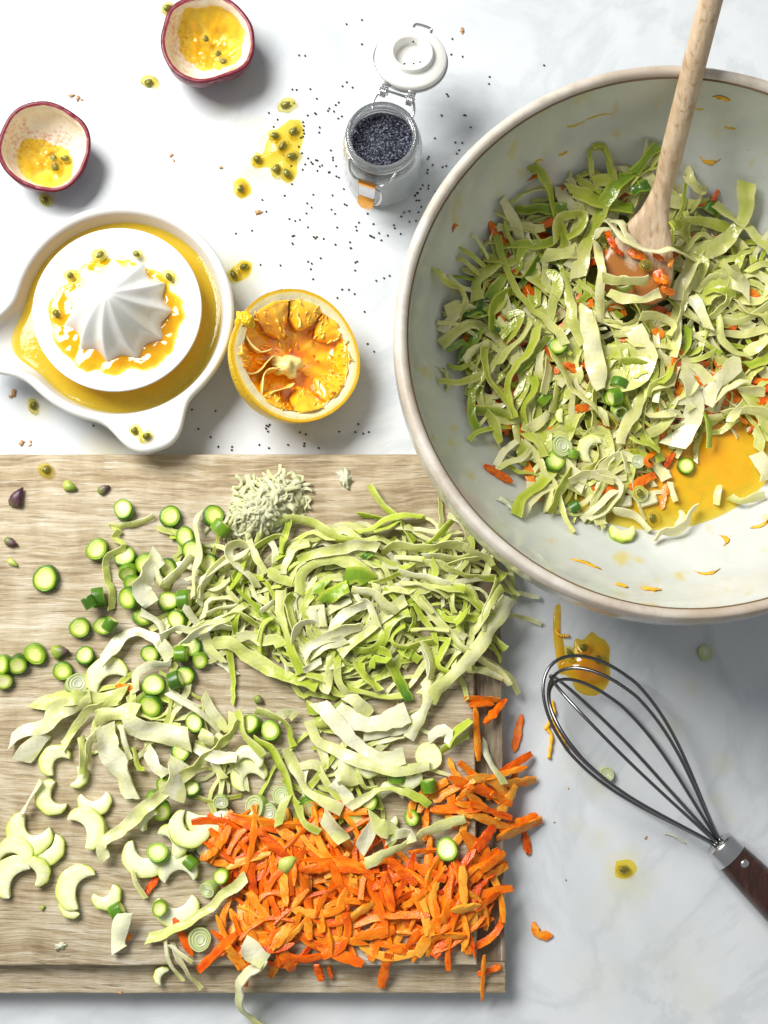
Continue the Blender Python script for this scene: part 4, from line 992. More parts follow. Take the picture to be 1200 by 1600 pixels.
# ================================================================== FOOD ON THE BOARD
Z = {'E': (400, 800, 4.2857), 'F': (560, 760, 4.2857), 'G': (280, 800, 5.0), 'H': (400, 1050, 3.158), 'I': (0, 1080, 2.857), 'J': (0, 690, 2.857),
     'A': (680, 220, 3.75), 'B': (920, 220, 4.2857), 'C': (680, 500, 4.2857), 'D': (920, 500, 4.2857), 'K': (380, 1060, 2.4), 'P': (0, 0, 1.0)}
def zp(z, pts): x0, y0, s = Z[z]; return [(x0 + a / s, y0 + b / s) for a, b in pts]
def shred(hm, z, pts, w, g0, g1=None, label='', group='', mat='cab', ruffle=None, zb=BZ, name='cabbage_shred', cat='cabbage', th=None, lift=None, tw=None, **kw):
    s = Z[z][2]; px = zp(z, pts); xy = px_path(hm, px, zb)
    wm = w / s / 2550 * (.80 if w / s < 22 else .92)
    g1 = g0 if g1 is None else g1
    g0, g1 = (g if g > .55 else g * .82 for g in (g0, g1))
    if tw is None and wm < .0042:          # narrow in the photo: a ribbon seen on its edge
        wt = wm * rng.uniform(1.3, 1.7); base = math.acos(min(1, wm / wt)) * rng.choice([-1, 1]); n = 9
        tw_f = base; wm = wt
        tw = tw_f
    if ruffle is None: ruffle = rng.choice([0, 0, .03, .07, .12])
    v, f, ga = ribbon_geo(hm, xy, wm, g0, g1, tw=tw, ruffle=ruffle, th=th or (.0013 if g0 < .06 and wm > .006 else .0009), lift=lift if lift is not None else float(rng.choice([0, 0, .001, .002])), cup=rng.uniform(-.25, .3), **kw)
    gm_ = (g0 + g1) / 2; L_ = float(np.sum(np.linalg.norm(np.diff(np.array(xy), axis=0), axis=1)))
    if '{a}' in label:
        ad = ['long' if L_ > .055 else 'short' if L_ < .026 else '', 'broad' if wm > .0068 else 'slim' if wm < .0042 else '', 'creamy white' if gm_ < .085 else 'pale' if gm_ < .24 else 'lime green' if gm_ < .48 else 'deep green']
        label = label.replace('{a}', ' '.join(x for x in ad if x))
        X_, Y_ = np.array(px).mean(0)
        label = label.replace('{b}', 'around the spoon head' if abs(X_ - 1000) < 90 and abs(Y_ - 430) < 90 else 'beside the dressing pool' if Y_ > 640 and X_ > 850 else 'below the celery' if Y_ > 640 else 'against the shaded wall' if X_ < 800 else 'behind the spoon' if Y_ < 340 else 'between spoon and bright wall' if X_ > 1060 else 'near the white rib')
    o = link_at(name, v, f, ga, M[mat]); sharp(o, 42); tag(o, label, cat, group); return o

L_HEAP = ('{a} cabbage ribbon in the swirled heap on the board', 'cabbage ribbons in the swirled heap')
L_TAIL = ('{a} cabbage shred trailing from the heap toward the bowl', 'cabbage shreds trailing toward the bowl')
L_LEFT = ('{a} cabbage strand between the heap and the asparagus', 'cabbage strands beside the asparagus')
L_RIB = ('{a} cabbage rib strip in the white row above the carrot', 'white cabbage strips above the carrot')
L_LOW = ('{a} cabbage curl mixed with celery behind the carrot heap', 'cabbage shreds among the celery')
L_LEAF = ('{a} frilly cabbage leaf scrap beside the celery crescents', 'frilly cabbage scraps')

# ---- hidden lower layers of the heaps: one mass nobody could count
mass = MB()
def swirl_path(cx, cy, r, a0, da, jit=.1, n=7):
    return [(cx + r * (1 + jit * rng.uniform(-1, 1)) * 1.02 * math.cos(a0 + da * k / (n - 1)), cy + r * (1 + jit * rng.uniform(-1, 1)) * math.sin(a0 + da * k / (n - 1))) for k in range(n)]
hc = P(535, 950, BZ)
for k in range(135):
    r = abs(rng.normal(.024, .014)) + .006
    xy = swirl_path(hc.x + rng.normal(0, .004), hc.y + rng.normal(0, .004), r, rng.uniform(0, 6.28), rng.uniform(.05, .11) / r * rng.choice([-1, 1]) * .7)
    v, f, ga = ribbon_geo(HB, xy, rng.uniform(.0014, .0042), rng.choice([rng.uniform(0, .1), rng.uniform(.12, .6)], p=[.25, .75]), rng.uniform(.03, .5), ruffle=rng.choice([0, .06]), m=3, kput=.42, step=.004, nmax=26)
    mass.add(v, f, ga)
def rand_path(px, py, sx, sy, L, zb, head=None, hs=1.0, curl=25):
    p = P(px + rng.normal(0, sx), py + rng.normal(0, sy), zb); a = rng.uniform(0, 2 * PI) if head is None else rng.normal(R(head), hs)
    k = rng.normal(0, curl); pts = [(p.x, p.y)]; n = 6
    for i in range(n):
        a += k * L / n + rng.normal(0, .25); pts.append((pts[-1][0] + math.cos(a) * L / n, pts[-1][1] + math.sin(a) * L / n))
    c = np.array(pts); return c - c.mean(0) + (p.x, p.y)
for (px, py, sx, sy, n, head, hs) in [(350, 930, 30, 45, 46, 75, .8), (690, 900, 45, 40, 44, -10, .6), (690, 1020, 35, 35, 18, 40, .8), (570, 1170, 40, 28, 10, 0, 1.0), (230, 1110, 45, 25, 12, 10, 1.2), (510, 1240, 45, 22, 12, 0, 1.5), (310, 1210, 40, 35, 9, 0, 1.5)]:
    for _ in range(n):
        v, f, ga = ribbon_geo(HB, rand_path(px, py, sx, sy, rng.uniform(.03, .065), BZ, head, hs), rng.uniform(.0015, .0040), rng.uniform(.03, .45), rng.uniform(.03, .5), ruffle=rng.choice([0, .08]), m=3, kput=.42, step=.004, nmax=24)
        mass.add(v, f, ga)
o = sharp(mass.obj('shredded_cabbage', M['cab'], None, True, 'g'), 42); tag(o, 'tangled lower layers of shredded green cabbage on the chopping board', 'cabbage', kind='stuff')

# ---- grated white heap
gm = MB(); ac = P(415, 797, BZ)
bv, bf = blob((.021, .016, .0065), .5, 2.2, 31); bv[:, 2] = np.maximum(bv[:, 2], -.0002)
gm.add(bv + (ac.x, ac.y, BZ), bf, .5); HB.put(bv[:, 0] + ac.x, bv[:, 1] + ac.y, bv[:, 2] + BZ, 1.)
for k in range(560):
    cx_, cy_ = [(408, 797), (425, 780), (395, 815), (450, 765)][int(rng.choice(4, p=[.45, .25, .2, .1]))]; q_ = P(cx_ + rng.normal(0, 17), cy_ + rng.normal(0, 15), BZ + .004); x, y = q_.x, q_.y
    L = rng.uniform(.005, .018); b = rng.normal(.6, .7); cv = rng.normal(0, 1.6)
    xy = np.array([(x + (t - .5) * L * math.cos(b + cv * t), y + (t - .5) * L * math.sin(b + cv * t)) for t in np.linspace(0, 1, 4)])
    v, f, ga = ribbon_geo(HB, xy, rng.uniform(.0011, .0032), rng.uniform(.0, .7), rng.uniform(0, .5), th=.0005, m=3, kput=.07, step=.002, nmax=11, wob=.0002); gm.add(v, f, ga)
o = gm.obj('grated_vegetable', M['apple'], None, True, 'g'); tag(o, 'fluffy heap of finely grated white vegetable behind the cabbage', 'grated vegetable', kind='stuff')

# ---- asparagus and spring onion rounds, celery that lie lowest
L_AS = ('green asparagus round scattered among the cabbage on the board', 'asparagus rounds among the cabbage')
AL = [(195, 800, 17, 'asparagus round lying alone on the board behind the main cluster'), (265, 808, 18.5, 'asparagus round with a cabbage thread tucked under its edge'), (331, 807, 17.5, 'asparagus round beside the grated white heap'),
      (152, 858, 19, 'oval asparagus round apart from the cluster on bare board'), (72, 903, 21, 'largest lone oval asparagus round on bare wood'),
      (289, 838, 15.5, 0), (301, 857, 17.5, 0), (196, 874, 18, 0), (199, 888, 15.5, 0), (228, 878, 18, 0), (208, 912, 17, 0), (206, 932, 19, 0), (262, 942, 17, 0),
      (264, 886, 15, 0), (124, 979, 16, 0), (161, 976, 15, 0), (98, 1047, 15.5, 0), (133, 1027, 15, 0), (301, 1012, 18, 0), (290, 1054, 17, 0), (313, 1028, 13.5, 0), (234, 1020, 15, 0), (218, 965, 14, 0),
      (329, 881, 15, 0), (280, 967, 16, 0), (241, 1072, 19, 'asparagus round with a pink fleck at its centre'), (238, 1100, 18, 'tilted asparagus round below the one with the pink fleck'), (306, 1131, 16, 'asparagus round on bare wood between two cabbage scraps'),
      (56, 1020, 17, 'asparagus round at the end of a short row at the board edge'), (28, 1034, 16, 0), (8, 1038, 15, 0), (3, 1062, 14, 0),
      (282, 1176, 16, 0), (240, 1247, 15, 0), (252, 1262, 15, 0), (259, 1222, 13, 0), (300, 1236, 14, 0), (424, 1143, 17, 0), (396, 1133, 15, 0), (578, 1252, 15, 0), (482, 1256, 15.5, 0), (557, 1279, 14.5, 0), (645, 1277, 13, 0)]
LROW = ('asparagus round in the short row at the board edge', 'asparagus rounds in the short row')
for px, py, r, lb in AL:
    if lb == 0:
        L_, G_ = (LROW if px < 40 and py > 1000 else L_AS)
        if L_ == L_AS[0]:
            L_ = ('large' if r >= 17 else 'small' if r < 14.5 else 'medium') + ' green asparagus round ' + ('beside the grated white heap' if py < 960 and px > 250 else 'in the cluster nearest the lone rounds' if py < 960 else 'under the ruffled white cabbage curls' if py < 1110 else 'beside the frilly cabbage scraps' if px < 350 else 'between the cabbage and the carrot heap')
    else: L_, G_ = lb, 'lone asparagus rounds'
    round_thing(HB, 'asparagus_slice', px, py, r, BZ, L_, 'asparagus slice', G_, tilt=(rng.normal(0, .18), rng.normal(-.05, .18)))
for px, py, r, ang in [(164, 933, 15, 190), (280, 938, 16, 5), (276, 1022, 14, 0), (267, 1067, 14, 20), (340, 833, 15, 50), (670, 1237, 13, 95), (175, 1427, 11, 30), (292, 1342, 11, -40), (622, 1222, 14, 90), (146, 950, 12, 120), (170, 985, 12, 60)]:
    round_thing(HB, 'asparagus_slice', px, py, r, BZ, 'asparagus piece on edge showing green skin, ' + ('beside the grated white heap' if py < 900 else 'in the asparagus cluster' if py < 1110 else 'between cabbage and carrot heap' if px > 350 else 'beside the celery slices'), 'asparagus slice', 'asparagus rounds on edge', upright=R(ang), thick=.007)
for px, py, r in [(117, 1071, 19), (404, 1260, 18), (440, 1243, 14), (422, 1268, 15), (298, 1318, 14), (318, 1325, 12), (310, 1468, 18), (280, 1292, 13), (345, 1250, 12), (330, 1386, 13)]:
    round_thing(HB, 'spring_onion_slice', px, py, r, BZ, 'pale green spring onion round with layered rings on the board', 'spring onion', 'spring onion rounds on the board', style='onion', tilt=(rng.normal(0, .2), rng.normal(-.05, .2)))
LC = 'pale celery crescent lying on bare wood at the left of the board'; GC = 'celery crescents on bare wood'
LC2 = 'pale celery slice among the cabbage and asparagus on the board'; GC2 = 'celery slices among the cabbage'
# px,py,outer radius px, opening direction (deg, world), span
for px, py, r, op, sp, lb in [(116, 1212, 21, 160, 180, LC), (92, 1194, 30, -45, 215, LC), (88, 1243, 31, 30, 225, LC), (147, 1243, 30, 95, 200, 'kidney shaped celery slice with its hollow facing a cut green stick'),
                              (70, 1318, 32, 120, 200, LC), (52, 1293, 41, 62, 235, 'largest celery crescent with a cabbage thread in its hollow'), (142, 1300, 24, 190, 190, LC), (126, 1299, 38, 215, 205, LC),
                              (22, 1342, 33, -100, 200, LC), (30, 1378, 40, -35, 190, LC), (50, 1365, 28, 200, 180, LC), (118, 1412, 24, 20, 190, LC), (130, 1390, 39, -25, 205, LC), (163, 1393, 27, 115, 205, 'small celery crescent curled against a larger one'),
                              (240, 1285, 24, -40, 170, LC2), (228, 1330, 38, 80, 235, LC2), (262, 1318, 32, 210, 200, LC2), (280, 1368, 33, -85, 220, LC2), (275, 1408, 38, 95, 210, LC2), (300, 1288, 34, 60, 240, LC2), (323, 1262, 42, 95, 170, LC2),
                              (392, 1217, 32, -60, 245, LC2), (388, 1192, 26, -100, 210, LC2), (172, 1066, 38, -60, 200, LC2), (613, 1245, 24, -90, 200, LC2), (602, 1278, 22, 100, 180, LC2), (258, 1527, 17, -30, 180, 'small translucent celery slice on the stepped front edge'),
                              (575, 1190, 24, 100, 200, LC2), (640, 1205, 26, 60, 220, LC2), (400, 1465, 26, 20, 200, 'celery slice half buried under the carrot at the front edge')]:
    g_ = GC if lb == LC else GC2 if lb == LC2 else 'celery slices'
    sz = 'large' if r > 35 else 'small' if r < 27 else 'medium'
    if lb == LC: lb = sz + ' pale celery crescent on bare wood ' + ('near the frilly cabbage' if py < 1260 else 'stacked with other crescents' if px < 75 else 'paired with another crescent')
    elif lb == LC2: lb = sz + ' celery slice ' + ('beside the carrot heap and diagonal ribbon' if py > 1270 and px < 350 else 'under the cabbage behind the carrot heap' if px > 350 else 'among the asparagus and cabbage curls')
    celery(HB, px, py, r, op, BZ if py < 1500 else LZ, lb, g_ if True else GC if lb == LC else GC2 if lb == LC2 else 'celery slices', span=sp)
# half stick of celery
shred(HB, 'P', [(199, 1425), (192, 1445), (186, 1470), (188, 1485)], 26, .05, .15, 'long pale celery sliver under a small green stick', 'celery slivers', name='celery_slice', cat='celery slice', mat='celery', th=.0035, ruffle=0, lift=0, tw=0.)
round_thing(HB, 'celery_slice', 670, 1182, 22, BZ, 'round white disc at the end of the cabbage rib strips', 'celery slice', 'white discs', style='disc', thick=.004)

# ---- carrot: lower pile as one mass, then single shreds
poly = [(335, 1300), (405, 1278), (520, 1292), (600, 1335), (690, 1345), (765, 1322), (772, 1400), (738, 1465), (680, 1490), (600, 1462), (520, 1480), (420, 1478), (345, 1500), (360, 1440), (395, 1405), (345, 1345)]
def inside(p, poly):
    x, y = p; r = False; n = len(poly)
    for i in range(n):
        (x1, y1), (x2, y2) = poly[i], poly[(i + 1) % n]
        if (y1 > y) != (y2 > y) and x < (x2 - x1) * (y - y1) / (y2 - y1) + x1: r = not r
    return r
def in_poly(poly):
    xs = [p[0] for p in poly]; ys = [p[1] for p in poly]
    while 1:
        p = (rng.uniform(min(xs), max(xs)), rng.uniform(min(ys), max(ys)))
        if inside(p, poly): return p
def carrot_at(hm, px, py, ang, Lpx, wpx, zb, bend=None):
    z = zb
    for _ in range(3):
        p = P(px, py, z); z = float(hm.h(p.x, p.y)) + .002
    L = Lpx / 2550; b = rng.normal(0, .17) if bend is None else bend
    d = np.array([math.cos(ang), math.sin(ang)]); n = np.array([-d[1], d[0]])
    return [tuple(np.array((p.x, p.y)) + d * L * t + n * L * b * (1 - 4 * t * t)) for t in (-.5, -.25, 0, .25, .5)]
cm = MB()
for _ in range(85):
    px, py = in_poly(poly); px = 560 + (px - 560) * .92; py = 1395 + (py - 1395) * .85
    cm.add(*carrot_geo(HB, carrot_at(HB, px, py, rng.uniform(0, PI), rng.uniform(45, 105), 15, BZ), rng.uniform(8, 14) / 2550, kput=.45))
for _ in range(14):
    px, py = rng.normal(745, 32), rng.normal(1255, 25)
    cm.add(*carrot_geo(HB, carrot_at(HB, px, py, rng.uniform(0, PI), rng.uniform(45, 80), 15, BZ), rng.uniform(9, 14) / 2550, kput=.45))
tag(sharp(cm.obj('grated_carrot', M['carrot'], None, True, 'g'), 38), 'lower layers of the heap of coarsely grated orange carrot', 'carrot', kind='stuff')
def carrot(hm, xy, w, label, group, mat='carrot', t=None):
    if '{a}' in label:
        q = np.array(xy); L_ = float(np.sum(np.linalg.norm(np.diff(q, axis=0), axis=1))); m_ = q.mean(0); X_, Y_ = to_px(m_[0], m_[1], float(hm.h(*m_)))
        ad = ' '.join(x for x in ['long' if L_ > .036 else 'short' if L_ < .024 else 'medium', 'broad' if w > .0062 else 'slim' if w < .0048 else ''] if x)
        label = label.replace('{a}', ad)
        if '{p}' in label: label = label.replace('{p}', 'at the front edge of the board heap' if Y_ > 1450 else 'on the celery side of the board heap' if X_ < 430 else 'near the board corner end of the heap' if X_ > 690 else 'against the cabbage side of the heap' if Y_ < 1345 else 'in the middle of the board heap')
    v, f, ga = carrot_geo(hm, xy, w, t); o = link_at('carrot_shred', v, f, ga, M[mat]); sharp(o, 38); return tag(o, label, 'carrot shred', group)
CP = ('{a} grated carrot shred {p}', 'carrot shreds in the heap')
CR = ('{a} grated carrot shred in the loose patch beside the heap', 'carrot shreds in the loose patch')
for _ in range(170):
    px, py = in_poly(poly)
    carrot(HB, carrot_at(HB, px, py, rng.choice([rng.normal(R(-70), .45), rng.normal(R(20), .6), rng.uniform(0, PI)]), rng.uniform(50, 125), 0, BZ), rng.uniform(7, 13.5) / 2550, *CP)
def ctrace(z, a, b, w, lab, hm=HB, zb=BZ, mat='carrot', mid=None, t=None):
    pts = zp(z, [a, mid, b] if mid else [a, b]); carrot(hm, px_path(hm, pts, zb), w / Z[z][2] / 2550 * .84, *lab, mat=mat, t=t)
for a, b, w in [((60, 580), (170, 670), 40), ((120, 550), (230, 630), 42), ((20, 640), (40, 830), 38), ((110, 660), (130, 790), 36), ((150, 690), (165, 850), 38), ((210, 715), (330, 715), 34), ((330, 690), (390, 840), 40), ((360, 715), (510, 720), 34),
                ((410, 740), (420, 810), 38), ((290, 500), (350, 630), 38), ((530, 720), (560, 870), 44), ((540, 670), (650, 770), 40), ((640, 700), (760, 750), 42), ((790, 690), (760, 860), 36), ((820, 700), (830, 850), 34), ((690, 790), (600, 860), 32),
                ((520, 890), (700, 885), 32), ((790, 830), (740, 920), 44), ((420, 970), (570, 940), 46), ((490, 840), (370, 920), 32), ((270, 800), (300, 950), 40), ((280, 1000), (450, 1070), 48), ((510, 990), (615, 1030), 28),
                ((200, 900), (110, 1010), 40), ((150, 1020), (190, 1090), 44), ((720, 920), (650, 1040), 44), ((780, 870), (890, 850), 36), ((850, 760), (960, 640), 40), ((620, 650), (730, 640), 16), ((770, 960), (710, 1040), 44), ((20, 930), (60, 1050), 40), ((240, 890), (250, 980), 40)]:
    ctrace('K', a, b, w, CP)
ctrace('K', (690, 1040), (835, 965), 30, ('curved carrot shred arched at the edge of the heap', 'arched carrot shreds'), mid=(720, 970))
for a, b, w in [((770, 370), (950, 440), 36), ((780, 400), (780, 500), 36), ((700, 490), (890, 490), 40), ((830, 420), (920, 500), 34), ((860, 400), (800, 460), 28), ((940, 370), (1080, 280), 34), ((900, 380), (1060, 330), 26), ((1020, 400), (950, 530), 40), ((860, 510), (1000, 560), 40),
                ((950, 600), (1120, 530), 46), ((960, 570), (1100, 510), 34), ((1050, 560), (1070, 660), 30), ((940, 550), (870, 650), 36), ((890, 600), (930, 690), 34), ((980, 650), (890, 720), 34), ((990, 700), (900, 750), 36), ((690, 480), (680, 610), 30), ((850, 470), (1000, 520), 30), ((930, 430), (1000, 470), 30), ((800, 560), (760, 500), 30), ((870, 870), (960, 800), 30), ((770, 520), (850, 545), 30)]:
    ctrace('K', a, b, w, CR)
CT = ('bright carrot stick in the small upper bundle at the board edge', 'carrot sticks in the small bundle')
for a, b, w in [((830, 75), (960, 80), 28), ((980, 80), (900, 170), 30), ((870, 110), (880, 310), 32), ((850, 100), (940, 95), 26)]: ctrace('K', a, b, w, CT)
ctrace('K', (1045, 135), (1015, 275), 34, ('single carrot stick on marble between the board and the whisk', 'carrot on marble'), zb=0)
ctrace('K', (545, 1030), (515, 1160), 36, ('carrot stick hanging over the stepped front edge of the board', 'carrot at front edge'), zb=LZ)
ctrace('K', (275, 1075), (295, 1130), 34, ('short stubby carrot piece on the stepped front edge', 'carrot at front edge'), zb=LZ)
ctrace('K', (318, 1080), (332, 1125), 16, ('tiny carrot sliver on the stepped front edge', 'carrot at front edge'), zb=LZ)
ctrace('K', (900, 1030), (890, 1200), 16, ('thin carrot sliver crossing the front corner of the board', 'carrot at front corner'), zb=LZ)
ctrace('K', (880, 1110), (965, 1080), 26, ('carrot piece lying across the thin sliver at the board corner', 'carrot at front corner'), zb=LZ)
ctrace('K', (1090, 915), (1160, 965), 30, ('small bent carrot scrap alone on the marble below the whisk', 'carrot on marble'), zb=0, mid=(1105, 960))
ctrace('I', (700, 830), (640, 920), 40, ('carrot stick poking out beneath the celery crescents', 'carrot among the celery')); ctrace('I', (780, 1010), (860, 1180), 40, ('carrot stick under the spring onion near the front edge', 'carrot among the celery'))
ctrace('I', (1060, 1080), (890, 1240), 46, CP); ctrace('I', (1020, 1140), (1120, 1260), 44, CP); ctrace('I', (520, 1100), (590, 1095), 30, ('small carrot end under the pink flecked asparagus', 'carrot among the asparagus'))
ctrace('J', (515, 1090), (600, 1105), 34, ('dull carrot end beside the pink flecked asparagus round', 'carrot among the asparagus'))
for a, b, w in [((1020, 550), (1180, 640), 40), ((940, 610), (1000, 700), 38), ((1030, 600), (940, 760), 40), ((900, 750), (980, 700), 40)]: ctrace('I', a, b, w, CP)

# ---- traced cabbage ribbons, lowest first
for p, w, g0, g1 in [([(590, 440), (680, 430), (760, 470)], 120, .8, .7), ([(450, 610), (530, 540), (620, 500)], 110, .7, .6), ([(720, 310), (760, 290)], 70, .95, .9), ([(380, 560), (430, 500), (480, 490)], 90, .6, .6),
                     ([(1040, 960), (980, 910), (1100, 1000)], 80, .6, .5), ([(700, 860), (820, 830), (940, 830)], 90, .5, .5), ([(560, 960), (540, 1090), (600, 1200), (700, 1330)], 70, .4, .1), ([(690, 1010), (730, 1100), (840, 1210)], 75, .55, .3),
                     ([(880, 990), (940, 1100), (1000, 1200), (1020, 1280)], 85, .3, .85), ([(620, 1180), (740, 1220), (860, 1240), (980, 1240)], 40, .45, .3), ([(780, 1050), (790, 990), (860, 1000), (900, 960), (820, 920)], 50, .55, .45),
                     ([(650, 930), (760, 930), (840, 880), (880, 780), (960, 700), (1030, 680)], 75, .5, .35), ([(1020, 500), (1080, 590), (1190, 700)], 60, .45, .1), ([(1120, 900), (1160, 1000), (1170, 1130)], 55, .05, 0),
                     ([(230, 60), (200, 160), (170, 300)], 60, .5, .45), ([(0, 230), (60, 120), (150, 70), (260, 60), (380, 80), (470, 140), (560, 180), (700, 200), (790, 230)], 55, .25, .3), ([(340, 740), (330, 640), (380, 540)], 60, .35, .3),
                     ([(250, 560), (210, 620), (250, 760), (280, 820)], 50, .45, .35), ([(90, 400), (180, 450), (260, 480), (310, 450)], 90, .35, .35), ([(170, 530), (165, 650), (190, 780), (230, 900), (270, 1010), (310, 1090)], 90, .15, .5),
                     ([(60, 960), (30, 850), (60, 760), (130, 715)], 35, .45, .4), ([(200, 1000), (240, 1110), (300, 1120), (370, 1060)], 30, .15, .2), ([(360, 210), (250, 260), (200, 350), (190, 430)], 70, .3, .1),
                     ([(820, 260), (720, 230), (600, 250), (480, 270), (350, 300), (280, 330)], 85, .08, .4), ([(300, 560), (310, 430), (400, 360), (520, 330), (640, 350), (740, 410), (800, 480)], 90, .3, .22), ([(800, 480), (830, 590), (920, 680)], 80, .15, .05),
                     ([(1000, 590), (930, 640), (840, 720), (760, 800), (650, 880), (560, 960)], 80, .1, .3), ([(510, 930), (490, 1050), (470, 1220)], 65, .35, .02), ([(440, 1000), (380, 1040), (320, 1060)], 60, .1, .02), ([(380, 740), (420, 650), (440, 780)], 100, .05, .05),
                     ([(270, 860), (280, 790), (330, 750), (380, 740)], 45, .08, .03), ([(320, 960), (400, 890), (500, 830), (620, 790), (710, 770)], 90, 0, .03), ([(380, 960), (480, 900), (600, 850)], 80, .02, .05), ([(490, 780), (560, 720), (650, 660), (740, 620)], 85, 0, 0), ([(470, 680), (560, 640), (640, 600)], 60, .12, .05),
                     ([(640, 530), (720, 540), (800, 560), (870, 640), (940, 690)], 55, .04, .02), ([(660, 540), (700, 600), (760, 620), (820, 770)], 45, .03, .06), ([(1000, 760), (920, 820), (910, 880), (1000, 910), (1100, 890), (1200, 870)], 35, .45, .4), ([(100, 200), (130, 260), (130, 350)], 60, .03, .05)]:
    shred(HB, 'E', p, w, g0, g1, *L_HEAP, kput=.45)
for p, w, g0, g1 in [([(70, 0), (130, 80), (190, 160), (250, 210)], 45, .5, .4), ([(0, 190), (80, 200), (170, 225)], 30, .6, .6), ([(0, 320), (90, 290), (220, 230), (330, 210), (440, 210)], 50, .4, .5), ([(100, 310), (200, 290), (280, 230), (300, 280), (380, 390)], 45, .4, .4),
                     ([(240, 280), (400, 300), (550, 310), (690, 310)], 40, .05, .05), ([(320, 270), (400, 330), (480, 370), (600, 370), (710, 360)], 35, .2, .15), ([(630, 240), (570, 310), (500, 370), (460, 400)], 40, .5, .5), ([(610, 330), (520, 430), (400, 510), (270, 570)], 35, .4, .55),
                     ([(150, 450), (260, 400), (360, 420), (480, 430), (600, 400), (720, 420)], 55, .35, .25), ([(640, 380), (740, 440), (840, 490), (890, 550)], 45, .15, .2), ([(440, 480), (560, 480), (680, 490), (800, 450)], 35, .1, .35), ([(350, 530), (520, 520), (600, 560), (700, 600), (820, 620), (930, 625)], 40, .2, .35),
                     ([(590, 530), (700, 500), (830, 490)], 25, .3, .3), ([(240, 480), (330, 490), (430, 500)], 40, .2, .2), ([(280, 590), (420, 620), (540, 650), (620, 680)], 50, .15, .15), ([(400, 700), (520, 690), (620, 690), (710, 690)], 65, .3, .5), ([(280, 650), (420, 670), (530, 710), (600, 760)], 30, .1, .2),
                     ([(360, 680), (420, 750), (500, 860), (560, 930), (640, 990), (720, 1020)], 60, .4, .03), ([(490, 500), (520, 580), (500, 640)], 45, .35, .35), ([(620, 700), (620, 800), (640, 850)], 40, .3, .3), ([(640, 710), (740, 760), (830, 840)], 40, .4, .35), ([(540, 830), (560, 880), (640, 890), (730, 880), (800, 910)], 70, .55, .45),
                     ([(720, 830), (690, 890), (650, 930)], 50, .5, .45), ([(350, 820), (370, 900), (350, 970)], 30, .4, .4), ([(350, 970), (480, 960), (620, 970)], 30, .3, .2), ([(430, 1040), (470, 1120), (490, 1200), (480, 1310)], 50, .2, .0), ([(600, 1020), (560, 1100), (520, 1190), (600, 1250), (680, 1240)], 45, .45, .45),
                     ([(620, 1000), (700, 1090), (780, 1150), (900, 1220), (1000, 1340)], 40, .3, .1), ([(720, 1230), (850, 1240), (970, 1290)], 60, .25, .03), ([(900, 1010), (970, 1110)], 50, .35, .35), ([(980, 590), (930, 640)], 45, .5, .5)]:
    shred(HB, 'F', p, w, g0, g1, *L_TAIL, kput=.4)
shred(HB, 'F', [(1000, 770), (920, 890), (850, 1000), (780, 1110), (690, 1210), (600, 1290), (520, 1371), (470, 1440)], 100, .03, .22, 'thick pale cabbage rib sloping across the board edge', 'thick cabbage ribs', th=.0022, ruffle=.02)
for p, w, g in [([(930, 640), (890, 740), (850, 840), (840, 900), (850, 980)], 45, .3), ([(950, 690), (890, 780), (830, 880), (760, 980)], 60, .38)]:
    shred(HB, 'F', p, w, g, g * .7, 'upright curled cabbage shred on the thick rib at the board edge', 'curled shreds on the thick rib')
for p, w, g0, g1 in [([(430, 480), (470, 620), (600, 740), (700, 850), (760, 930)], 40, .55, .6), ([(440, 960), (440, 860), (480, 760), (530, 720)], 70, .55, .4), ([(240, 1020), (400, 1030), (520, 1110), (700, 1220), (850, 1290), (1000, 1340), (1100, 1370)], 110, .15, .35),
                     ([(460, 990), (560, 960), (640, 1020), (760, 1000), (800, 1060)], 100, .05, .3), ([(640, 1100), (640, 960), (680, 870), (760, 830)], 40, .4, .35), ([(60, 740), (120, 830), (200, 950), (250, 1060), (320, 1150), (350, 1190)], 75, .02, .15), ([(200, 840), (230, 720), (300, 680), (400, 680), (480, 720)], 40, .1, .25),
                     ([(220, 810), (330, 760), (430, 750), (480, 730)], 35, .25, .2), ([(90, 930), (200, 890), (300, 850), (420, 820), (560, 840), (640, 890)], 40, .45, .3), ([(40, 1030), (120, 970), (200, 930), (330, 900), (430, 910)], 50, .03, .25), ([(540, 340), (400, 400), (260, 480), (190, 560), (150, 700)], 55, .08, .05),
                     ([(380, 360), (260, 460), (180, 600), (160, 750)], 50, .04, .04), ([(340, 540), (400, 640), (480, 720)], 50, .2, .15), ([(250, 620), (330, 590), (400, 520)], 40, .04, .2), ([(610, 600), (560, 510), (470, 430), (390, 350), (400, 280), (480, 250), (560, 300)], 60, .02, .06), ([(530, 160), (570, 260), (620, 390), (680, 480)], 70, .04, .02),
                     ([(600, 290), (700, 220), (790, 190), (830, 230)], 40, .45, .45), ([(640, 800), (700, 750), (750, 710)], 40, .08, .1), ([(520, 400), (480, 520), (400, 620)], 45, .5, .45), ([(170, 10), (130, 100), (150, 230), (160, 360), (130, 500), (110, 700)], 50, .06, .15)]:
    shred(HB, 'G', p, w, g0, g1, *L_LEFT, kput=.4)
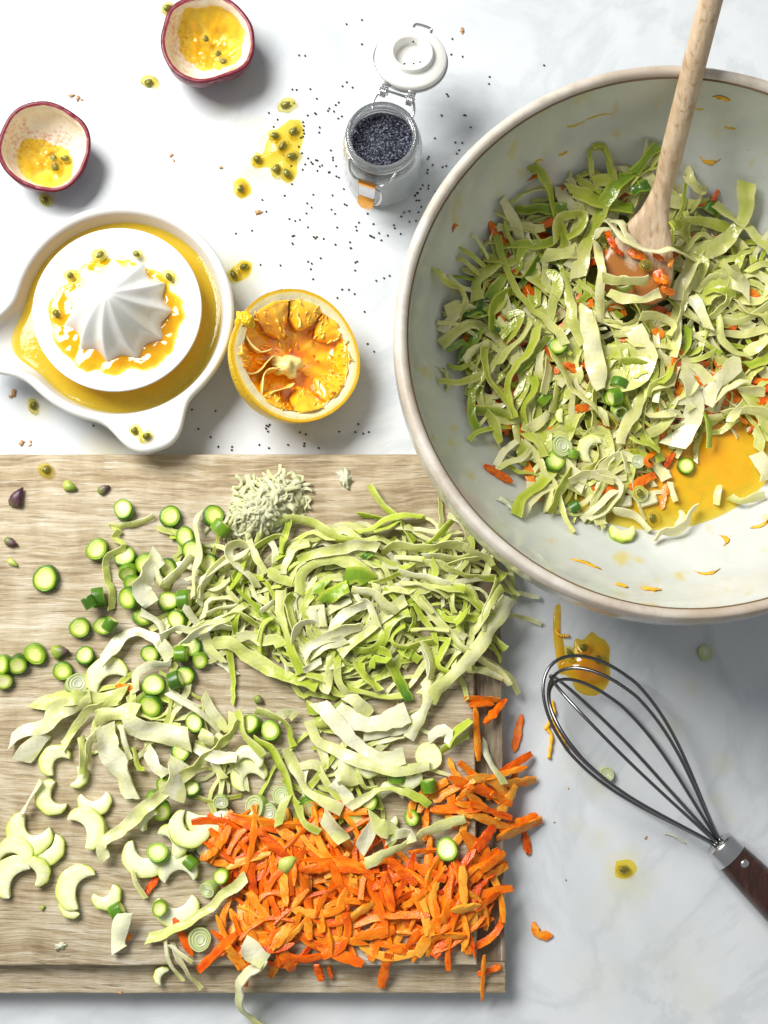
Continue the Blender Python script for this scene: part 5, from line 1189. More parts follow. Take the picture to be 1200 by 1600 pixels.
for p, w, g0, g1, rf in [([(490, 380), (600, 370), (700, 330)], 25, .3, .2, 0), ([(500, 390), (540, 400), (510, 430), (560, 470), (480, 520), (480, 620), (500, 660), (500, 760)], 28, .25, .3, .05), ([(720, 510), (670, 600), (640, 660), (700, 740)], 90, 0, .03, .08), ([(690, 560), (730, 650), (800, 590), (870, 510)], 35, .03, .06, .05),
                         ([(630, 760), (700, 800), (740, 870), (700, 930)], 40, .03, .03, .1), ([(460, 980), (540, 890), (620, 850), (720, 900), (770, 980)], 60, .04, .05, .12), ([(720, 880), (800, 830), (870, 850), (990, 800), (1100, 730)], 45, .05, .3, .03), ([(610, 1120), (620, 1040), (680, 1000), (770, 990)], 40, .02, .02, .05), ([(760, 1110), (820, 1150), (890, 1190)], 20, .02, .02, .05)]:
    shred(HB, 'J', p, w, g0, g1, '{a} ruffled cabbage curl over the asparagus rounds', 'cabbage curls over the asparagus', ruffle=rf, kput=.45)
for p, w, g0, g1, rf in [([(180, 80), (260, 40), (360, 30), (460, 40), (560, 20)], 80, .3, .15, .22), ([(50, 230), (110, 180), (190, 160), (250, 110), (330, 60), (420, 20)], 75, .08, .25, .25), ([(100, 310), (150, 250), (210, 190)], 75, 0, .02, .05), ([(280, 250), (340, 160), (400, 90), (470, 60)], 50, .35, .15, .05),
                         ([(470, 160), (410, 230), (390, 330)], 30, .1, .15, .15), ([(370, 200), (380, 290), (380, 380)], 35, .15, .25, .2), ([(560, 150), (650, 170), (740, 190), (860, 220)], 100, .1, .03, .2), ([(480, 150), (490, 240), (530, 310), (560, 400), (600, 480)], 100, .05, 0, .1), ([(540, 150), (560, 220), (580, 310)], 40, .05, .05, .15),
                         ([(600, 250), (620, 340), (650, 350)], 20, .4, .4, .1), ([(660, 260), (700, 330), (760, 370)], 60, .02, .05, .1), ([(810, 310), (800, 400), (780, 490)], 100, 0, .03, .05), ([(430, 120), (520, 100), (620, 90)], 70, .2, .1, .2)]:
    shred(HB, 'I', p, w, g0, g1, *L_LEAF, ruffle=rf, kput=.5)
for p, w, g0, g1 in [([(760, 10), (850, 60), (920, 110), (990, 180)], 30, .02, .05), ([(910, 20), (960, 110), (1020, 170), (1050, 90)], 55, .05, .1), ([(900, 180), (960, 230), (990, 190)], 60, .2, .15), ([(870, 250), (960, 290), (1060, 300)], 60, .1, .1), ([(950, 300), (1000, 390)], 45, .1, .1), ([(1060, 90), (1100, 200), (1180, 290)], 35, .4, .3)]:
    shred(HB, 'I', p, w, g0, g1, *L_LOW)
for p, w, g0, g1 in [([(0, 330), (80, 400), (140, 500), (180, 620), (210, 660)], 40, .45, .35), ([(0, 190), (90, 220), (160, 270), (190, 380)], 35, .15, .35), ([(110, 230), (150, 200), (200, 220)], 60, .1, .2), ([(150, 380), (190, 460), (230, 540), (270, 600), (350, 640), (430, 680)], 60, .25, .1),
                     ([(220, 470), (280, 450), (330, 470), (340, 420), (310, 330)], 55, .03, .1), ([(410, 440), (450, 500), (480, 560)], 110, .2, .15), ([(400, 570), (370, 540), (430, 590), (470, 650)], 60, .02, .05), ([(210, 650), (240, 740), (330, 790)], 45, .45, .35), ([(340, 700), (390, 760), (440, 830)], 90, .02, .05),
                     ([(510, 880), (550, 800), (590, 740)], 70, .0, .05), ([(590, 700), (610, 760), (680, 790), (640, 850)], 80, .3, .3), ([(460, 670), (540, 620), (620, 580), (720, 590), (860, 650)], 45, .1, .5), ([(160, 610), (130, 680), (110, 760)], 50, .25, .3), ([(250, 170), (290, 190), (360, 190)], 60, .5, .5), ([(500, 500), (540, 570), (600, 570)], 25, .3, .2),
                     ([(1050, 310), (980, 350), (910, 390)], 45, .5, .55), ([(1060, 240), (980, 300), (940, 370)], 40, .4, .45), ([(850, 330), (900, 290), (950, 300), (940, 360)], 60, .05, .02)]:
    shred(HB, 'H', p, w, g0, g1, *L_LOW)
for p, w, g0, g1 in [([(450, 110), (500, 150), (560, 220)], 70, .1, .05), ([(530, 320), (640, 300), (750, 260), (850, 180)], 60, 0, .02), ([(390, 190), (500, 250), (620, 250), (750, 200)], 95, 0, .02), ([(310, 150), (390, 240), (470, 330), (560, 400), (640, 430), (740, 410)], 75, .04, 0), ([(260, 240), (310, 340), (400, 390), (520, 440), (640, 480), (760, 480), (860, 460)], 65, .16, .12),
                     ([(860, 60), (830, 190), (770, 300), (750, 340)], 60, .08, .03)]:
    shred(HB, 'H', p, w, g0, g1, *L_RIB, th=.0014, ruffle=.02, tw=float(rng.uniform(-.25, .25)))
shred(HB, 'H', [(540, 950), (620, 900), (720, 860), (820, 800), (930, 750), (1040, 720)], 55, .15, .1, 'straight cabbage strip lying across the back of the carrot heap', 'cabbage on carrot', ruffle=.01)
shred(HB, 'H', [(640, 830), (690, 800), (760, 790), (770, 850)], 60, .2, .15, 'folded cabbage piece on the strip behind the carrot heap', 'cabbage on carrot')
shred(HB, 'H', [(1130, 340), (1140, 400), (1180, 490), (1230, 560)], 35, .04, .2, 'pale cabbage shred over the board edge under carrot sticks', 'cabbage on carrot')
shred(HB, 'I', [(480, 750), (470, 680), (560, 610), (640, 530), (760, 430), (880, 330), (980, 240), (1080, 130)], 60, .1, .3, 'long straight cabbage ribbon running diagonally past the celery', 'long cabbage ribbons', ruffle=.02)
shred(HB, 'I', [(660, 1110), (760, 1070), (880, 1010), (1000, 910), (1110, 820)], 50, .3, .15, 'straight cabbage ribbon running from the front edge into the carrot', 'long cabbage ribbons', ruffle=.02)
for p, w in [([(740, 1110), (750, 1200), (820, 1290)], 22), ([(770, 1120), (800, 1200), (900, 1330)], 18), ([(760, 1130), (860, 1210)], 16)]:
    shred(HB, 'I', p, w, .03, .15, 'fine cabbage thread drooping over the front edge of the board', 'cabbage threads at the front edge', zb=LZ)
shred(HB, 'I', [(1190, 1180), (1150, 1230), (1100, 1250), (1068, 1330), (1090, 1420), (1160, 1486), (1190, 1530)], 38, .03, .25, 'cabbage ribbon hanging off the front of the board onto marble', 'hanging cabbage', zb=LZ)
shred(HB, 'I', [(1090, 1120), (1130, 1160), (1190, 1200)], 90, .02, .05, 'white cabbage piece under the carrot at the front edge', 'hanging cabbage')
shred(HB, 'I', [(100, 550), (150, 470), (200, 390)], 20, .03, .05, 'white cabbage thread lying across the large celery crescent', 'cabbage on celery')
shred(HB, 'I', [(600, 800), (620, 860), (660, 920)], 25, .15, .1, 'short cabbage thread beside the celery crescents', 'cabbage on celery')
for px, py, r, lb in [(700, 1329, 18, 'asparagus round lying by itself on the carrot heap'), (250, 1336, 17, 'asparagus round resting on top of a celery crescent'), (250, 1418, 13, 'small asparagus round standing in a celery hollow'), (348, 1370, 13, 'small asparagus round at the edge of the carrot heap')]:
    round_thing(HB, 'asparagus_slice', px, py, r, BZ, lb, 'asparagus slice', 'asparagus on top', tilt=(rng.normal(0, .1), rng.normal(0, .1)))
# loose scale leaves and crumbs on the board and marble
def scale_leaf(px, py, L, w, ang, z, label, g):
    p = P(px, py, z); v, f = blob((L / 2550 / 2, w / 2550 / 2, w / 2550 * .35), .35, 1.5, px * .37, ICO2); v[:, 1] *= (1 - .5 * (v[:, 0] / (L / 5100)))
    v[:, 2] += w / 2550 * .3; mb = MB(); mb.add(v, f, np.clip(g + v[:, 0] * 60, 0, 1)); o = mb.obj('asparagus_scale', M['tip'], None, True, 'g', loc=p); o.rotation_euler = (0, 0, ang); return tag(o, label, 'asparagus scale')
scale_leaf(28, 778, 34, 19, 1.1, BZ, 'dark purple asparagus tip alone at the left of the board', .85)
scale_leaf(18, 848, 22, 13, -.4, BZ, 'small dark asparagus scale near the purple tip', .7)
scale_leaf(21, 880, 20, 9, -.6, BZ, 'thin pale asparagus scale at the board edge', .35)
scale_leaf(163, 765, 22, 12, .5, BZ, 'purple tinged asparagus scale near the back edge of the board', .7)
scale_leaf(110, 761, 24, 15, -.3, BZ, 'golden brown scale near the back edge of the board', .15)
scale_leaf(96, 1019, 27, 20, .1, BZ, 'closed asparagus bud beside the cluster of rounds', .35)
scale_leaf(405, 1094, 17, 12, -.5, BZ, 'tiny asparagus bud on bare wood under the cabbage heap', .45)
scale_leaf(505, 1127, 22, 26, 1.2, BZ, 'asparagus tip tucked above the white cabbage strips', .35)
scale_leaf(67, 1418, 9, 7, .5, BZ, 'tiny tan fleck on the wood below the celery', .2)
scale_leaf(450, 1348, 30, 22, .5, BZ + .022, 'small yellow green leaf scrap lying on the carrot heap', .05)
def crumb(px, py, r, mat, label, group, z=0., seed=0, name='crumb'):
    r *= .8; v, f = blob((r / 2550, r / 2550 * .6, r / 2550 * .22), 1.1, 2.3, seed, ICO3); v[:, 2] -= v[:, 2].min()
    mb = MB(); mb.add(v, f); o = mb.obj(name, M[mat], None, loc=P(px, py, z)); o.rotation_euler = (0, 0, seed * 1.3); return tag(o, label, 'crumb', group)
for k, (px, py, r) in enumerate([(112, 150, 5), (122, 154, 5), (128, 156, 3), (268, 243, 4), (272, 251, 3), (404, 332, 7), (22, 614, 7), (17, 620, 4), (34, 692, 6), (48, 690, 3), (47, 696, 3), (722, 48, 6), (345, 262, 4)]):
    crumb(px, py, r, 'crumb', 'tiny brown crumb scattered on the bright marble', 'brown crumbs on marble', seed=k)
for k, (px, py, r) in enumerate([(1009, 1309, 3), (884, 1375, 2), (866, 1285, 2), (888, 1232, 2)]): crumb(px, py, r, 'crumb', 'tiny brown speck on the marble around the whisk', 'specks by the whisk', seed=k + 20)
for k, (px, py, r) in enumerate([(540, 748, 15), (534, 740, 10)]): crumb(px, py, r, 'apple', 'translucent white vegetable scrap at the back of the board', 'white scraps', z=BZ if py > 745 else BZ, seed=k + 40, name='vegetable_scrap')
crumb(95, 1478, 9, 'apple', 'small white and green scrap on bare wood by the front edge', 'front scraps', BZ, 51, 'vegetable_scrap')
crumb(188, 1551, 4, 'crumb', 'tan crumb on the front edge of the board', 'front scraps', LZ, 53)
round_thing(HB, 'spring_onion_slice', 1102, 1020, 13, 0, 'spring onion round alone on the marble under the bowl', 'spring onion', 'lone onion', style='onion', thick=.004)
round_thing(HB, 'spring_onion_slice', 948, 1210, 12, 0, 'green onion scrap on marble beneath the whisk wires', 'spring onion', 'lone onion', style='onion', thick=.004)
# zest threads and a carrot shred by the whisk
def zest(pts, r, label, mat='zest', z=.001, group=None):
    c = [tuple(P(x, y, z + .0006 * (i % 2))) for i, (x, y) in enumerate(pts)]; q, _ = catmull(c, 24); q0 = q.mean(0); q0[2] = 0
    mb = MB(); mb.add(*tube(q - q0, r * (1 + .25 * np.sin(np.arange(24) * 1.7)), 6)); return tag(mb.obj('zest_shred', M[mat], None, loc=q0), label, 'zest', group)
zest([(862, 1095), (866, 1115), (856, 1138), (862, 1150), (858, 1185)], .0011, 'thread of orange zest hanging by the whisk tip')
zest([(852, 1140), (862, 1128), (872, 1140), (884, 1168)], .0013, 'curled carrot shred crossing the whisk wires')  # carrot shred under the whisk, built like the zest threads
zest([(868, 985), (874, 992), (888, 994)], .0010, 'bit of zest on the dressing trail')
zest([(1038, 1302), (1052, 1306), (1070, 1317)], .0004, 'fine pale green hair on the marble by the whisk', 'cab')

# ================================================================== SLAW IN THE BOWL
HW = HM(BX - .156, BX + .156, BY - .156, BY + .156)
rr = np.hypot(HW.X - BX, HW.Y - BY); HW.a = np.where(rr < R_IN, bowl_in_z(rr), RIMZ)
LIQ = .0335
r_liq = float(np.interp(LIQ, bowl_in_z(np.linspace(0, R_IN, 400)), np.linspace(0, R_IN, 400)))
# dressing pool
mb = MB(); vv = []; dd = []; nr, nn = 34, 120
for i in range(nr):
    k = i / (nr - 1)
    for j in range(nn):
        a = j * 2 * PI / nn; r = (r_liq + .0006) * k
        z = LIQ + (.0009 * max(0, (k - .96) / .04)) + .00025 * nz((r * math.cos(a) * 90, r * math.sin(a) * 90, 0))
        vv.append((r * math.cos(a), r * math.sin(a), z)); dd.append(min(1, .30 + 2.2 * (1 - k) + .35 * nz((r * math.cos(a) * 40, r * math.sin(a) * 40, 3))) * (1 if k < .985 else .5))
ff = [(i * nn + j, i * nn + (j + 1) % nn, (i + 1) * nn + (j + 1) % nn, (i + 1) * nn + j) for i in range(nr - 1) for j in range(nn)]
mb.add(vv, ff, dd); tag(mb.obj('salad_dressing', M['dress'], None, True, 'd', loc=(BX, BY, 0)), 'golden orange dressing pooled at the bottom of the mixing bowl', 'dressing', kind='stuff')
sub = MB(); subc = MB()
HS = HM(BX - .156, BX + .156, BY - .156, BY + .156); HS.a = np.maximum(HW.a, np.where(rr < r_liq, LIQ - .006, 0))
for _ in range(34):
    q_ = P(rng.uniform(930, 1190), rng.uniform(640, 830), LIQ); L_ = rng.uniform(.015, .04); a_ = rng.uniform(0, 6.3); c_ = rng.normal(0, 1)
    if math.hypot(q_.x - BX, q_.y - BY) > r_liq - .012: continue
    pth = np.array([(q_.x + L_ * (t - .5) * math.cos(a_ + c_ * t), q_.y + L_ * (t - .5) * math.sin(a_ + c_ * t)) for t in np.linspace(0, 1, 5)])
    if rng.random() < .6: sub.add(*ribbon_geo(HS, pth, rng.uniform(.003, .007), .1, .3, m=3, kput=.3, nmax=18))
    else: subc.add(*carrot_geo(HS, pth, rng.uniform(.003, .005), kput=.3))
tag(sub.obj('sunken_cabbage', M['cabw'], None, True, 'g'), 'cabbage pieces sunk below the surface of the dressing', 'cabbage', kind='stuff')
tag(subc.obj('sunken_carrot', M['carrotw'], None, True, 'g'), 'carrot pieces sunk below the surface of the dressing', 'carrot', kind='stuff')
HW.a = np.where((rr < r_liq) & (HW.a < LIQ - .001), LIQ - .001, HW.a)
# heaped core of the salad
mc = P(935, 455, .06)
outl = [tuple(P(x, y, z))[:2] for x, y, z in [(715, 560, .055), (740, 430, .062), (790, 340, .068), (880, 285, .072), (990, 250, .076), (1090, 290, .072), (1160, 350, .066), (1260, 420, .06), (1300, 560, .05), (1200, 640, .042), (1080, 650, .038), (1020, 690, .035), (985, 760, .033), (900, 790, .033), (830, 770, .036), (775, 690, .045), (735, 620, .052)]]
po_ = np.array(catmull(outl + [outl[0]], 140)[0][:-1])
cc_ = po_.mean(0)
def mound_k(x, y):
    d = np.array([x, y]) - cc_; a = math.atan2(d[1], d[0]); return a, math.hypot(*d)
pa_ = np.arctan2(po_[:, 1] - cc_[1], po_[:, 0] - cc_[0]); pr_ = np.hypot(po_[:, 0] - cc_[0], po_[:, 1] - cc_[1]); od = np.argsort(pa_)
pa_, pr_ = pa_[od], pr_[od]
A_ = np.arctan2(HW.Y - cc_[1], HW.X - cc_[0]); K_ = np.hypot(HW.X - cc_[0], HW.Y - cc_[1]) / np.interp(A_, pa_, pr_, period=2 * PI)
ztop = .044 + .012 * np.clip((HW.Y - cc_[1]) / .08, -1, 1) - .006 * np.clip((HW.X - cc_[0]) / .08, -1, 1)
mound = np.where(K_ < 1, LIQ - .004 + (ztop - LIQ + .004) * (1 - np.clip(K_, 0, 1) ** 2.6), 0)
HW.a = np.maximum(HW.a, mound)
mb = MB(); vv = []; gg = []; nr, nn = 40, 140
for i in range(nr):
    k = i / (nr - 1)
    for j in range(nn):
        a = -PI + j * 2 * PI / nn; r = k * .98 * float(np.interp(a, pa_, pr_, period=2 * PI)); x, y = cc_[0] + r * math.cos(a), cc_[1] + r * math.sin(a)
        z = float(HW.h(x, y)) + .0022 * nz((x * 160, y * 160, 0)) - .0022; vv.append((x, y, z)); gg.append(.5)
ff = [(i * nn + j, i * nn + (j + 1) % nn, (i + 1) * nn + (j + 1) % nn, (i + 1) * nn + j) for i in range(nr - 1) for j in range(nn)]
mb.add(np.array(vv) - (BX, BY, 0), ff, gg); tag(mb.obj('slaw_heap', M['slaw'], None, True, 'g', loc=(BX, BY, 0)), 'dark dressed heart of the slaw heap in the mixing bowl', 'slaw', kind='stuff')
# spoon head into the height map
hs_ = np.repeat((s_ - sn) / (Ls - sn), 20)
spv = SPV[(hs_ > .12)]
def in_spoon(px, py): return inside((px, py), [(1020, 290), (1052, 290), (1066, 400), (1056, 470), (925, 470), (935, 385)])
# loose filling layers
fl = MB(); fc = MB()
def mound_pt():
    while 1:
        i = int(rng.integers(len(pa_))); a = rng.uniform(-PI, PI); k = math.sqrt(rng.random()) * .97
        r = k * float(np.interp(a, pa_, pr_, period=2 * PI)); return cc_[0] + r * math.cos(a), cc_[1] + r * math.sin(a)
def free_path(x, y, L, curl=30, head=None):
    a = rng.uniform(0, 2 * PI) if head is None else head; k = rng.normal(0, curl); pts = [(x, y)]
    for i in range(6):
        a += k * L / 6 + rng.normal(0, .3); pts.append((pts[-1][0] + math.cos(a) * L / 6, pts[-1][1] + math.sin(a) * L / 6))
    c = np.array(pts); c = c - c.mean(0) + (x, y)
    d = c - (BX, BY); r = np.hypot(d[:, 0], d[:, 1]); return (BX, BY) + d * np.minimum(1, .135 / np.maximum(r, 1e-6))[:, None]
for k in range(560):
    x, y = mound_pt()
    if in_spoon(*to_px(x, y, .062)): continue
    v, f, ga = ribbon_geo(HW, free_path(x, y, rng.uniform(.022, .07)), rng.choice([rng.uniform(.0016, .0038), rng.uniform(.004, .007), rng.uniform(.008, .013)], p=[.70, .27, .03]), rng.choice([rng.uniform(0, .1), rng.uniform(.1, .65)], p=[.3, .7]), rng.uniform(.02, .5), ruffle=rng.choice([0, .08, .18]), m=3, kput=.35, step=.0035, nmax=22)
    fl.add(v, f, ga)
for k in range(60):
    x, y = mound_pt()
    if in_spoon(*to_px(x, y, .062)): continue
    fc.add(*carrot_geo(HW, free_path(x, y, rng.uniform(.015, .03), 10)[::2], rng.uniform(.0035, .006), kput=.4))
tag(sharp(fl.obj('dressed_cabbage', M['cabw'], None, True, 'g'), 42), 'tangled lower layers of dressed cabbage in the mixing bowl', 'cabbage', kind='stuff')
tag(sharp(fc.obj('dressed_carrot', M['carrotw'], None, True, 'g'), 50), 'reddish carrot shreds buried in the slaw in the bowl', 'carrot', kind='stuff')
for q in (spv,): HW.put(q[:, 0], q[:, 1], q[:, 2], 1.0)
# fill between the spoon samples
for i in range(i_n + 4, 90):
    for aa in np.linspace(-1, 1, 25): HW.put(*(SPC[i, :2] + SPS[i, :2] * wr[i] * aa), SPC[i, 2] + .0035, 1.0)
BW = dict(mat='cabw', zb=.055, kput=.4)
LB1 = ('{a} dressed cabbage ribbon {b} in the bowl', 'dressed cabbage ribbons in the bowl')
LB2 = ('{a} cabbage scrap floating in the dressing pool', 'cabbage scraps in the dressing pool')
LB3 = ('{a} cabbage shred lying over the wooden spoon head', 'cabbage over the spoon')
early = {'A': [([(470, 435), (560, 430), (660, 430), (760, 430)], 80, .55, .65), ([(830, 230), (890, 280), (970, 310)], 55, .5, .5), ([(770, 320), (850, 350), (950, 390), (1150, 420)], 90, .35, .55), ([(360, 520), (450, 530), (540, 525), (640, 555)], 60, .15, .15), ([(380, 630), (480, 625), (600, 620), (700, 600)], 70, .5, .55),
               ([(500, 850), (560, 760), (600, 700)], 45, .7, .75), ([(240, 960), (240, 830), (300, 790), (370, 740)], 80, .25, .3), ([(300, 960), (340, 880), (400, 800)], 70, .6, .5), ([(270, 880), (260, 980), (230, 1040)], 60, .85, .95), ([(160, 1050), (250, 1020), (330, 1100), (370, 1140)], 60, .95, .9), ([(560, 920), (590, 980), (600, 870)], 60, .5, .45), ([(320, 1150), (330, 1000), (390, 920), (450, 900)], 50, .55, .5),
               ([(440, 760), (480, 800), (490, 680), (510, 650)], 60, .5, .45), ([(0, 750), (50, 860), (130, 900), (170, 970), (130, 1040), (120, 1090)], 55, .25, .15), ([(710, 600), (720, 490), (790, 470), (860, 460), (830, 540), (760, 600)], 50, .4, .4), ([(620, 700), (700, 690), (760, 670), (830, 660)], 90, .2, .15), ([(1130, 200), (1050, 290), (985, 380), (950, 470), (900, 570), (860, 680), (830, 820)], 85, .65, .12),
               ([(660, 770), (710, 840), (690, 950), (660, 1060)], 75, .45, .25), ([(360, 560), (380, 700), (430, 840), (490, 930), (560, 1010), (650, 1090), (770, 1190)], 55, .5, .1), ([(750, 790), (770, 880), (790, 960), (800, 1100), (870, 1200)], 70, .35, .25), ([(420, 1040), (500, 1020), (480, 1100), (400, 1190)], 60, .45, .4)],
         'B': [([(290, 240), (350, 180), (400, 110), (460, 60)], 90, .6, .55), ([(270, 400), (340, 360), (390, 330)], 90, .85, .9), ([(560, 560), (660, 560), (780, 590), (900, 610), (1000, 630)], 90, .35, .35), ([(820, 460), (930, 540), (1040, 620), (1130, 700), (1200, 750), (1290, 830)], 90, .3, .2), ([(860, 650), (960, 680), (1020, 750)], 90, .12, .15), ([(850, 800), (950, 800), (1040, 760), (1090, 750), (1080, 850)], 60, .35, .4),
               ([(780, 1030), (850, 1010), (980, 1030)], 70, .5, .45), ([(740, 1000), (800, 940), (900, 930), (1010, 890)], 55, .25, .2), ([(980, 960), (1080, 910), (1150, 930), (1190, 990), (1160, 1060)], 60, .18, .1), ([(1010, 790), (970, 900), (930, 1030), (880, 1130), (800, 1190)], 65, .2, .2), ([(620, 750), (680, 700), (750, 660), (830, 700)], 60, .25, .2), ([(80, 940), (200, 960), (320, 990), (390, 960)], 55, .3, .2),
               ([(100, 1080), (220, 1080), (340, 1080), (470, 1030)], 75, .15, .03), ([(260, 1120), (320, 1200), (400, 1290)], 20, .5, .5), ([(340, 1180), (440, 1200), (560, 1260), (510, 1340)], 50, .2, .1), ([(640, 200), (660, 300), (720, 360), (780, 350)], 90, .1, .15), ([(850, 1220), (1000, 1220), (1100, 1180), (1200, 1110)], 50, .25, .25), ([(680, 1330), (800, 1290), (950, 1310), (1080, 1290), (1200, 1280)], 60, .05, .1), ([(670, 1050), (720, 1120), (760, 1200), (800, 1290)], 85, .03, .05), ([(1000, 1060), (1100, 1090), (1200, 1060), (1300, 1000)], 70, .2, .2), ([(1050, 900), (1150, 850), (1260, 880)], 60, .3, .2)],
         'C': [([(70, 220), (190, 180), (170, 280), (300, 80)], 60, .75, .6), ([(330, 400), (250, 480), (240, 620), (290, 780)], 60, .35, .6), ([(270, 600), (360, 620), (450, 650), (520, 680)], 50, .55, .4), ([(340, 620), (390, 720), (440, 840)], 55, .35, .25), ([(200, 290), (260, 220), (360, 180)], 50, .08, .2), ([(340, 150), (310, 260), (340, 420), (420, 520), (500, 600), (520, 690)], 55, .45, .35), ([(740, 120), (660, 250), (540, 370)], 60, .5, .55),
               ([(690, 60), (640, 200), (540, 320), (480, 420), (480, 560), (520, 690)], 50, .3, .5), ([(640, 10), (560, 150), (450, 260), (400, 340)], 50, .2, .35), ([(700, 220), (690, 330), (690, 410)], 60, .05, .1), ([(750, 300), (735, 400), (715, 500)], 55, .05, .1), ([(820, 470), (790, 590), (770, 640)], 50, .35, .3), ([(650, 400), (660, 480), (590, 600), (600, 750)], 45, .45, .4), ([(600, 750), (690, 700), (760, 630)], 90, .1, .08), ([(540, 700), (540, 800), (560, 900)], 60, .2, .2),
               ([(540, 830), (450, 900), (400, 990)], 60, .1, .03), ([(610, 760), (680, 850), (730, 920)], 75, .4, .2), ([(590, 820), (680, 920), (720, 1040), (790, 1110), (820, 1220), (870, 1340), (940, 1430)], 38, .1, .15), ([(910, 990), (860, 1090), (800, 1180), (760, 1300)], 55, .45, .5), ([(890, 1080), (990, 1040), (1100, 1060), (1200, 1090)], 50, .05, .08), ([(1200, 1150), (1120, 1220), (1040, 1290), (970, 1350)], 60, .05, .02), ([(760, 240), (850, 340), (900, 480), (980, 550), (1070, 620), (1160, 710)], 55, .3, .1),
               ([(1180, 340), (1110, 400), (1060, 500), (1050, 600), (1050, 740)], 45, .35, .25), ([(560, 0), (500, 60), (430, 150)], 70, .45, .5)],
         'D': [([(200, 300), (310, 290), (430, 330)], 45, .5, .5), ([(290, 400), (350, 360), (430, 340)], 40, .3, .3), ([(0, 580), (70, 640), (110, 720)], 60, .1, .1), ([(160, 110), (300, 120), (400, 200), (440, 310), (420, 440)], 75, .05, .35), ([(600, 640), (500, 650), (400, 660), (350, 600)], 70, .05, .2), ([(540, 640), (480, 730), (390, 770)], 80, .25, .2), ([(420, 470), (330, 540), (290, 650), (220, 740), (190, 860)], 90, .25, .08), ([(560, 380), (470, 430), (400, 480), (380, 560)], 50, .35, .3),
               ([(290, 780), (320, 830), (400, 850), (460, 890)], 55, .4, .45), ([(40, 1030), (80, 960), (190, 900), (220, 860)], 50, .1, .08), ([(230, 920), (250, 980), (270, 1030)], 50, .02, .02), ([(660, 60), (640, 200), (560, 310), (520, 390), (450, 450)], 45, .55, .4), ([(590, 20), (570, 150), (550, 280)], 55, .12, .2), ([(850, 0), (870, 150), (950, 220), (1090, 270)], 60, .2, .12), ([(1040, 230), (1120, 190), (1200, 130)], 90, .12, .1), ([(1040, 420), (900, 480), (800, 590)], 50, .1, .1),
               ([(1000, 290), (900, 380), (820, 460), (740, 580)], 120, .08, .02), ([(560, 550), (640, 560), (680, 610)], 70, .05, .1), ([(990, 470), (1100, 480), (1170, 490)], 55, .05, .1), ([(900, 630), (1050, 620), (1150, 640), (1220, 640)], 50, .1, .15), ([(540, 730), (640, 710), (760, 670), (900, 650)], 35, .2, .15), ([(760, 630), (790, 730), (800, 870)], 55, .6, .5), ([(1020, 570), (960, 640), (920, 710)], 70, .05, .1), ([(1110, 730), (1130, 800), (1130, 880)], 80, .15, .1), ([(0, 1040), (120, 1050), (200, 1120), (170, 1220), (60, 1310), (0, 1350)], 45, .05, .05)]}
# rounds, celery and carrot of the salad
for z, x, y, r, st, up in [('C', 815, 190, 62, 'asparagus', None), ('C', 790, 970, 72, 'asparagus', None), ('C', 830, 860, 70, 'onion', None), ('C', 1190, 500, 60, 'asparagus', None), ('D', 200, 510, 62, 'asparagus', 200), ('D', 215, 395, 60, 'asparagus', 250), ('B', 795, 495, 55, 'asparagus', 60), ('D', 345, 1160, 58, 'onion', None), ('D', 320, 940, 50, 'onion', None), ('D', 170, 615, 55, 'ring', None), ('B', 215, 1020, 52, 'ring', None),
                       ('C', 745, 560, 50, 'asparagus', 140), ('A', 420, 1030, 55, 'onion', None), ('C', 900, 1270, 40, 'asparagus', 30), ('C', 910, 930, 45, 'asparagus', 80), ('D', 570, 810, 60, 'ring', None)]:
    q = zp(z, [(x, y)])[0]
    if st == 'asparagus': round_thing(HW, 'asparagus_slice', *q, r / Z[z][2], .05, 'dressed asparagus piece tucked into the salad in the bowl', 'asparagus slice', 'asparagus in the bowl', upright=None if up is None else R(up), tilt=(rng.normal(0, .25), rng.normal(-.1, .25)))
    else: round_thing(HW, 'spring_onion_slice', *q, r / Z[z][2], .05, 'spring onion slice mixed into the salad in the bowl', 'spring onion', 'spring onion in the bowl', style=st, tilt=(rng.normal(0, .2), rng.normal(-.1, .2)))
for z, x, y, r, op, sp in [('C', 1050, 880, 105, -30, 220), ('C', 870, 650, 70, 0, 130), ('D', 130, 250, 90, 200, 200), ('D', 220, 1390, 105, 90, 190), ('D', 580, 1320, 75, 160, 160), ('A', 420, 1040, 70, 60, 150), ('B', 60 + 120, 450, 90, 20, 160)]:
    q = zp(z, [(x, y)])[0]; celery(HW, *q, r / Z[z][2], op, .045, 'wet celery slice in the salad in the mixing bowl', 'celery in the bowl', span=sp, g=.2)
CB = ('{a} reddish carrot shred showing in the bowl salad', 'carrot shreds in the bowl')
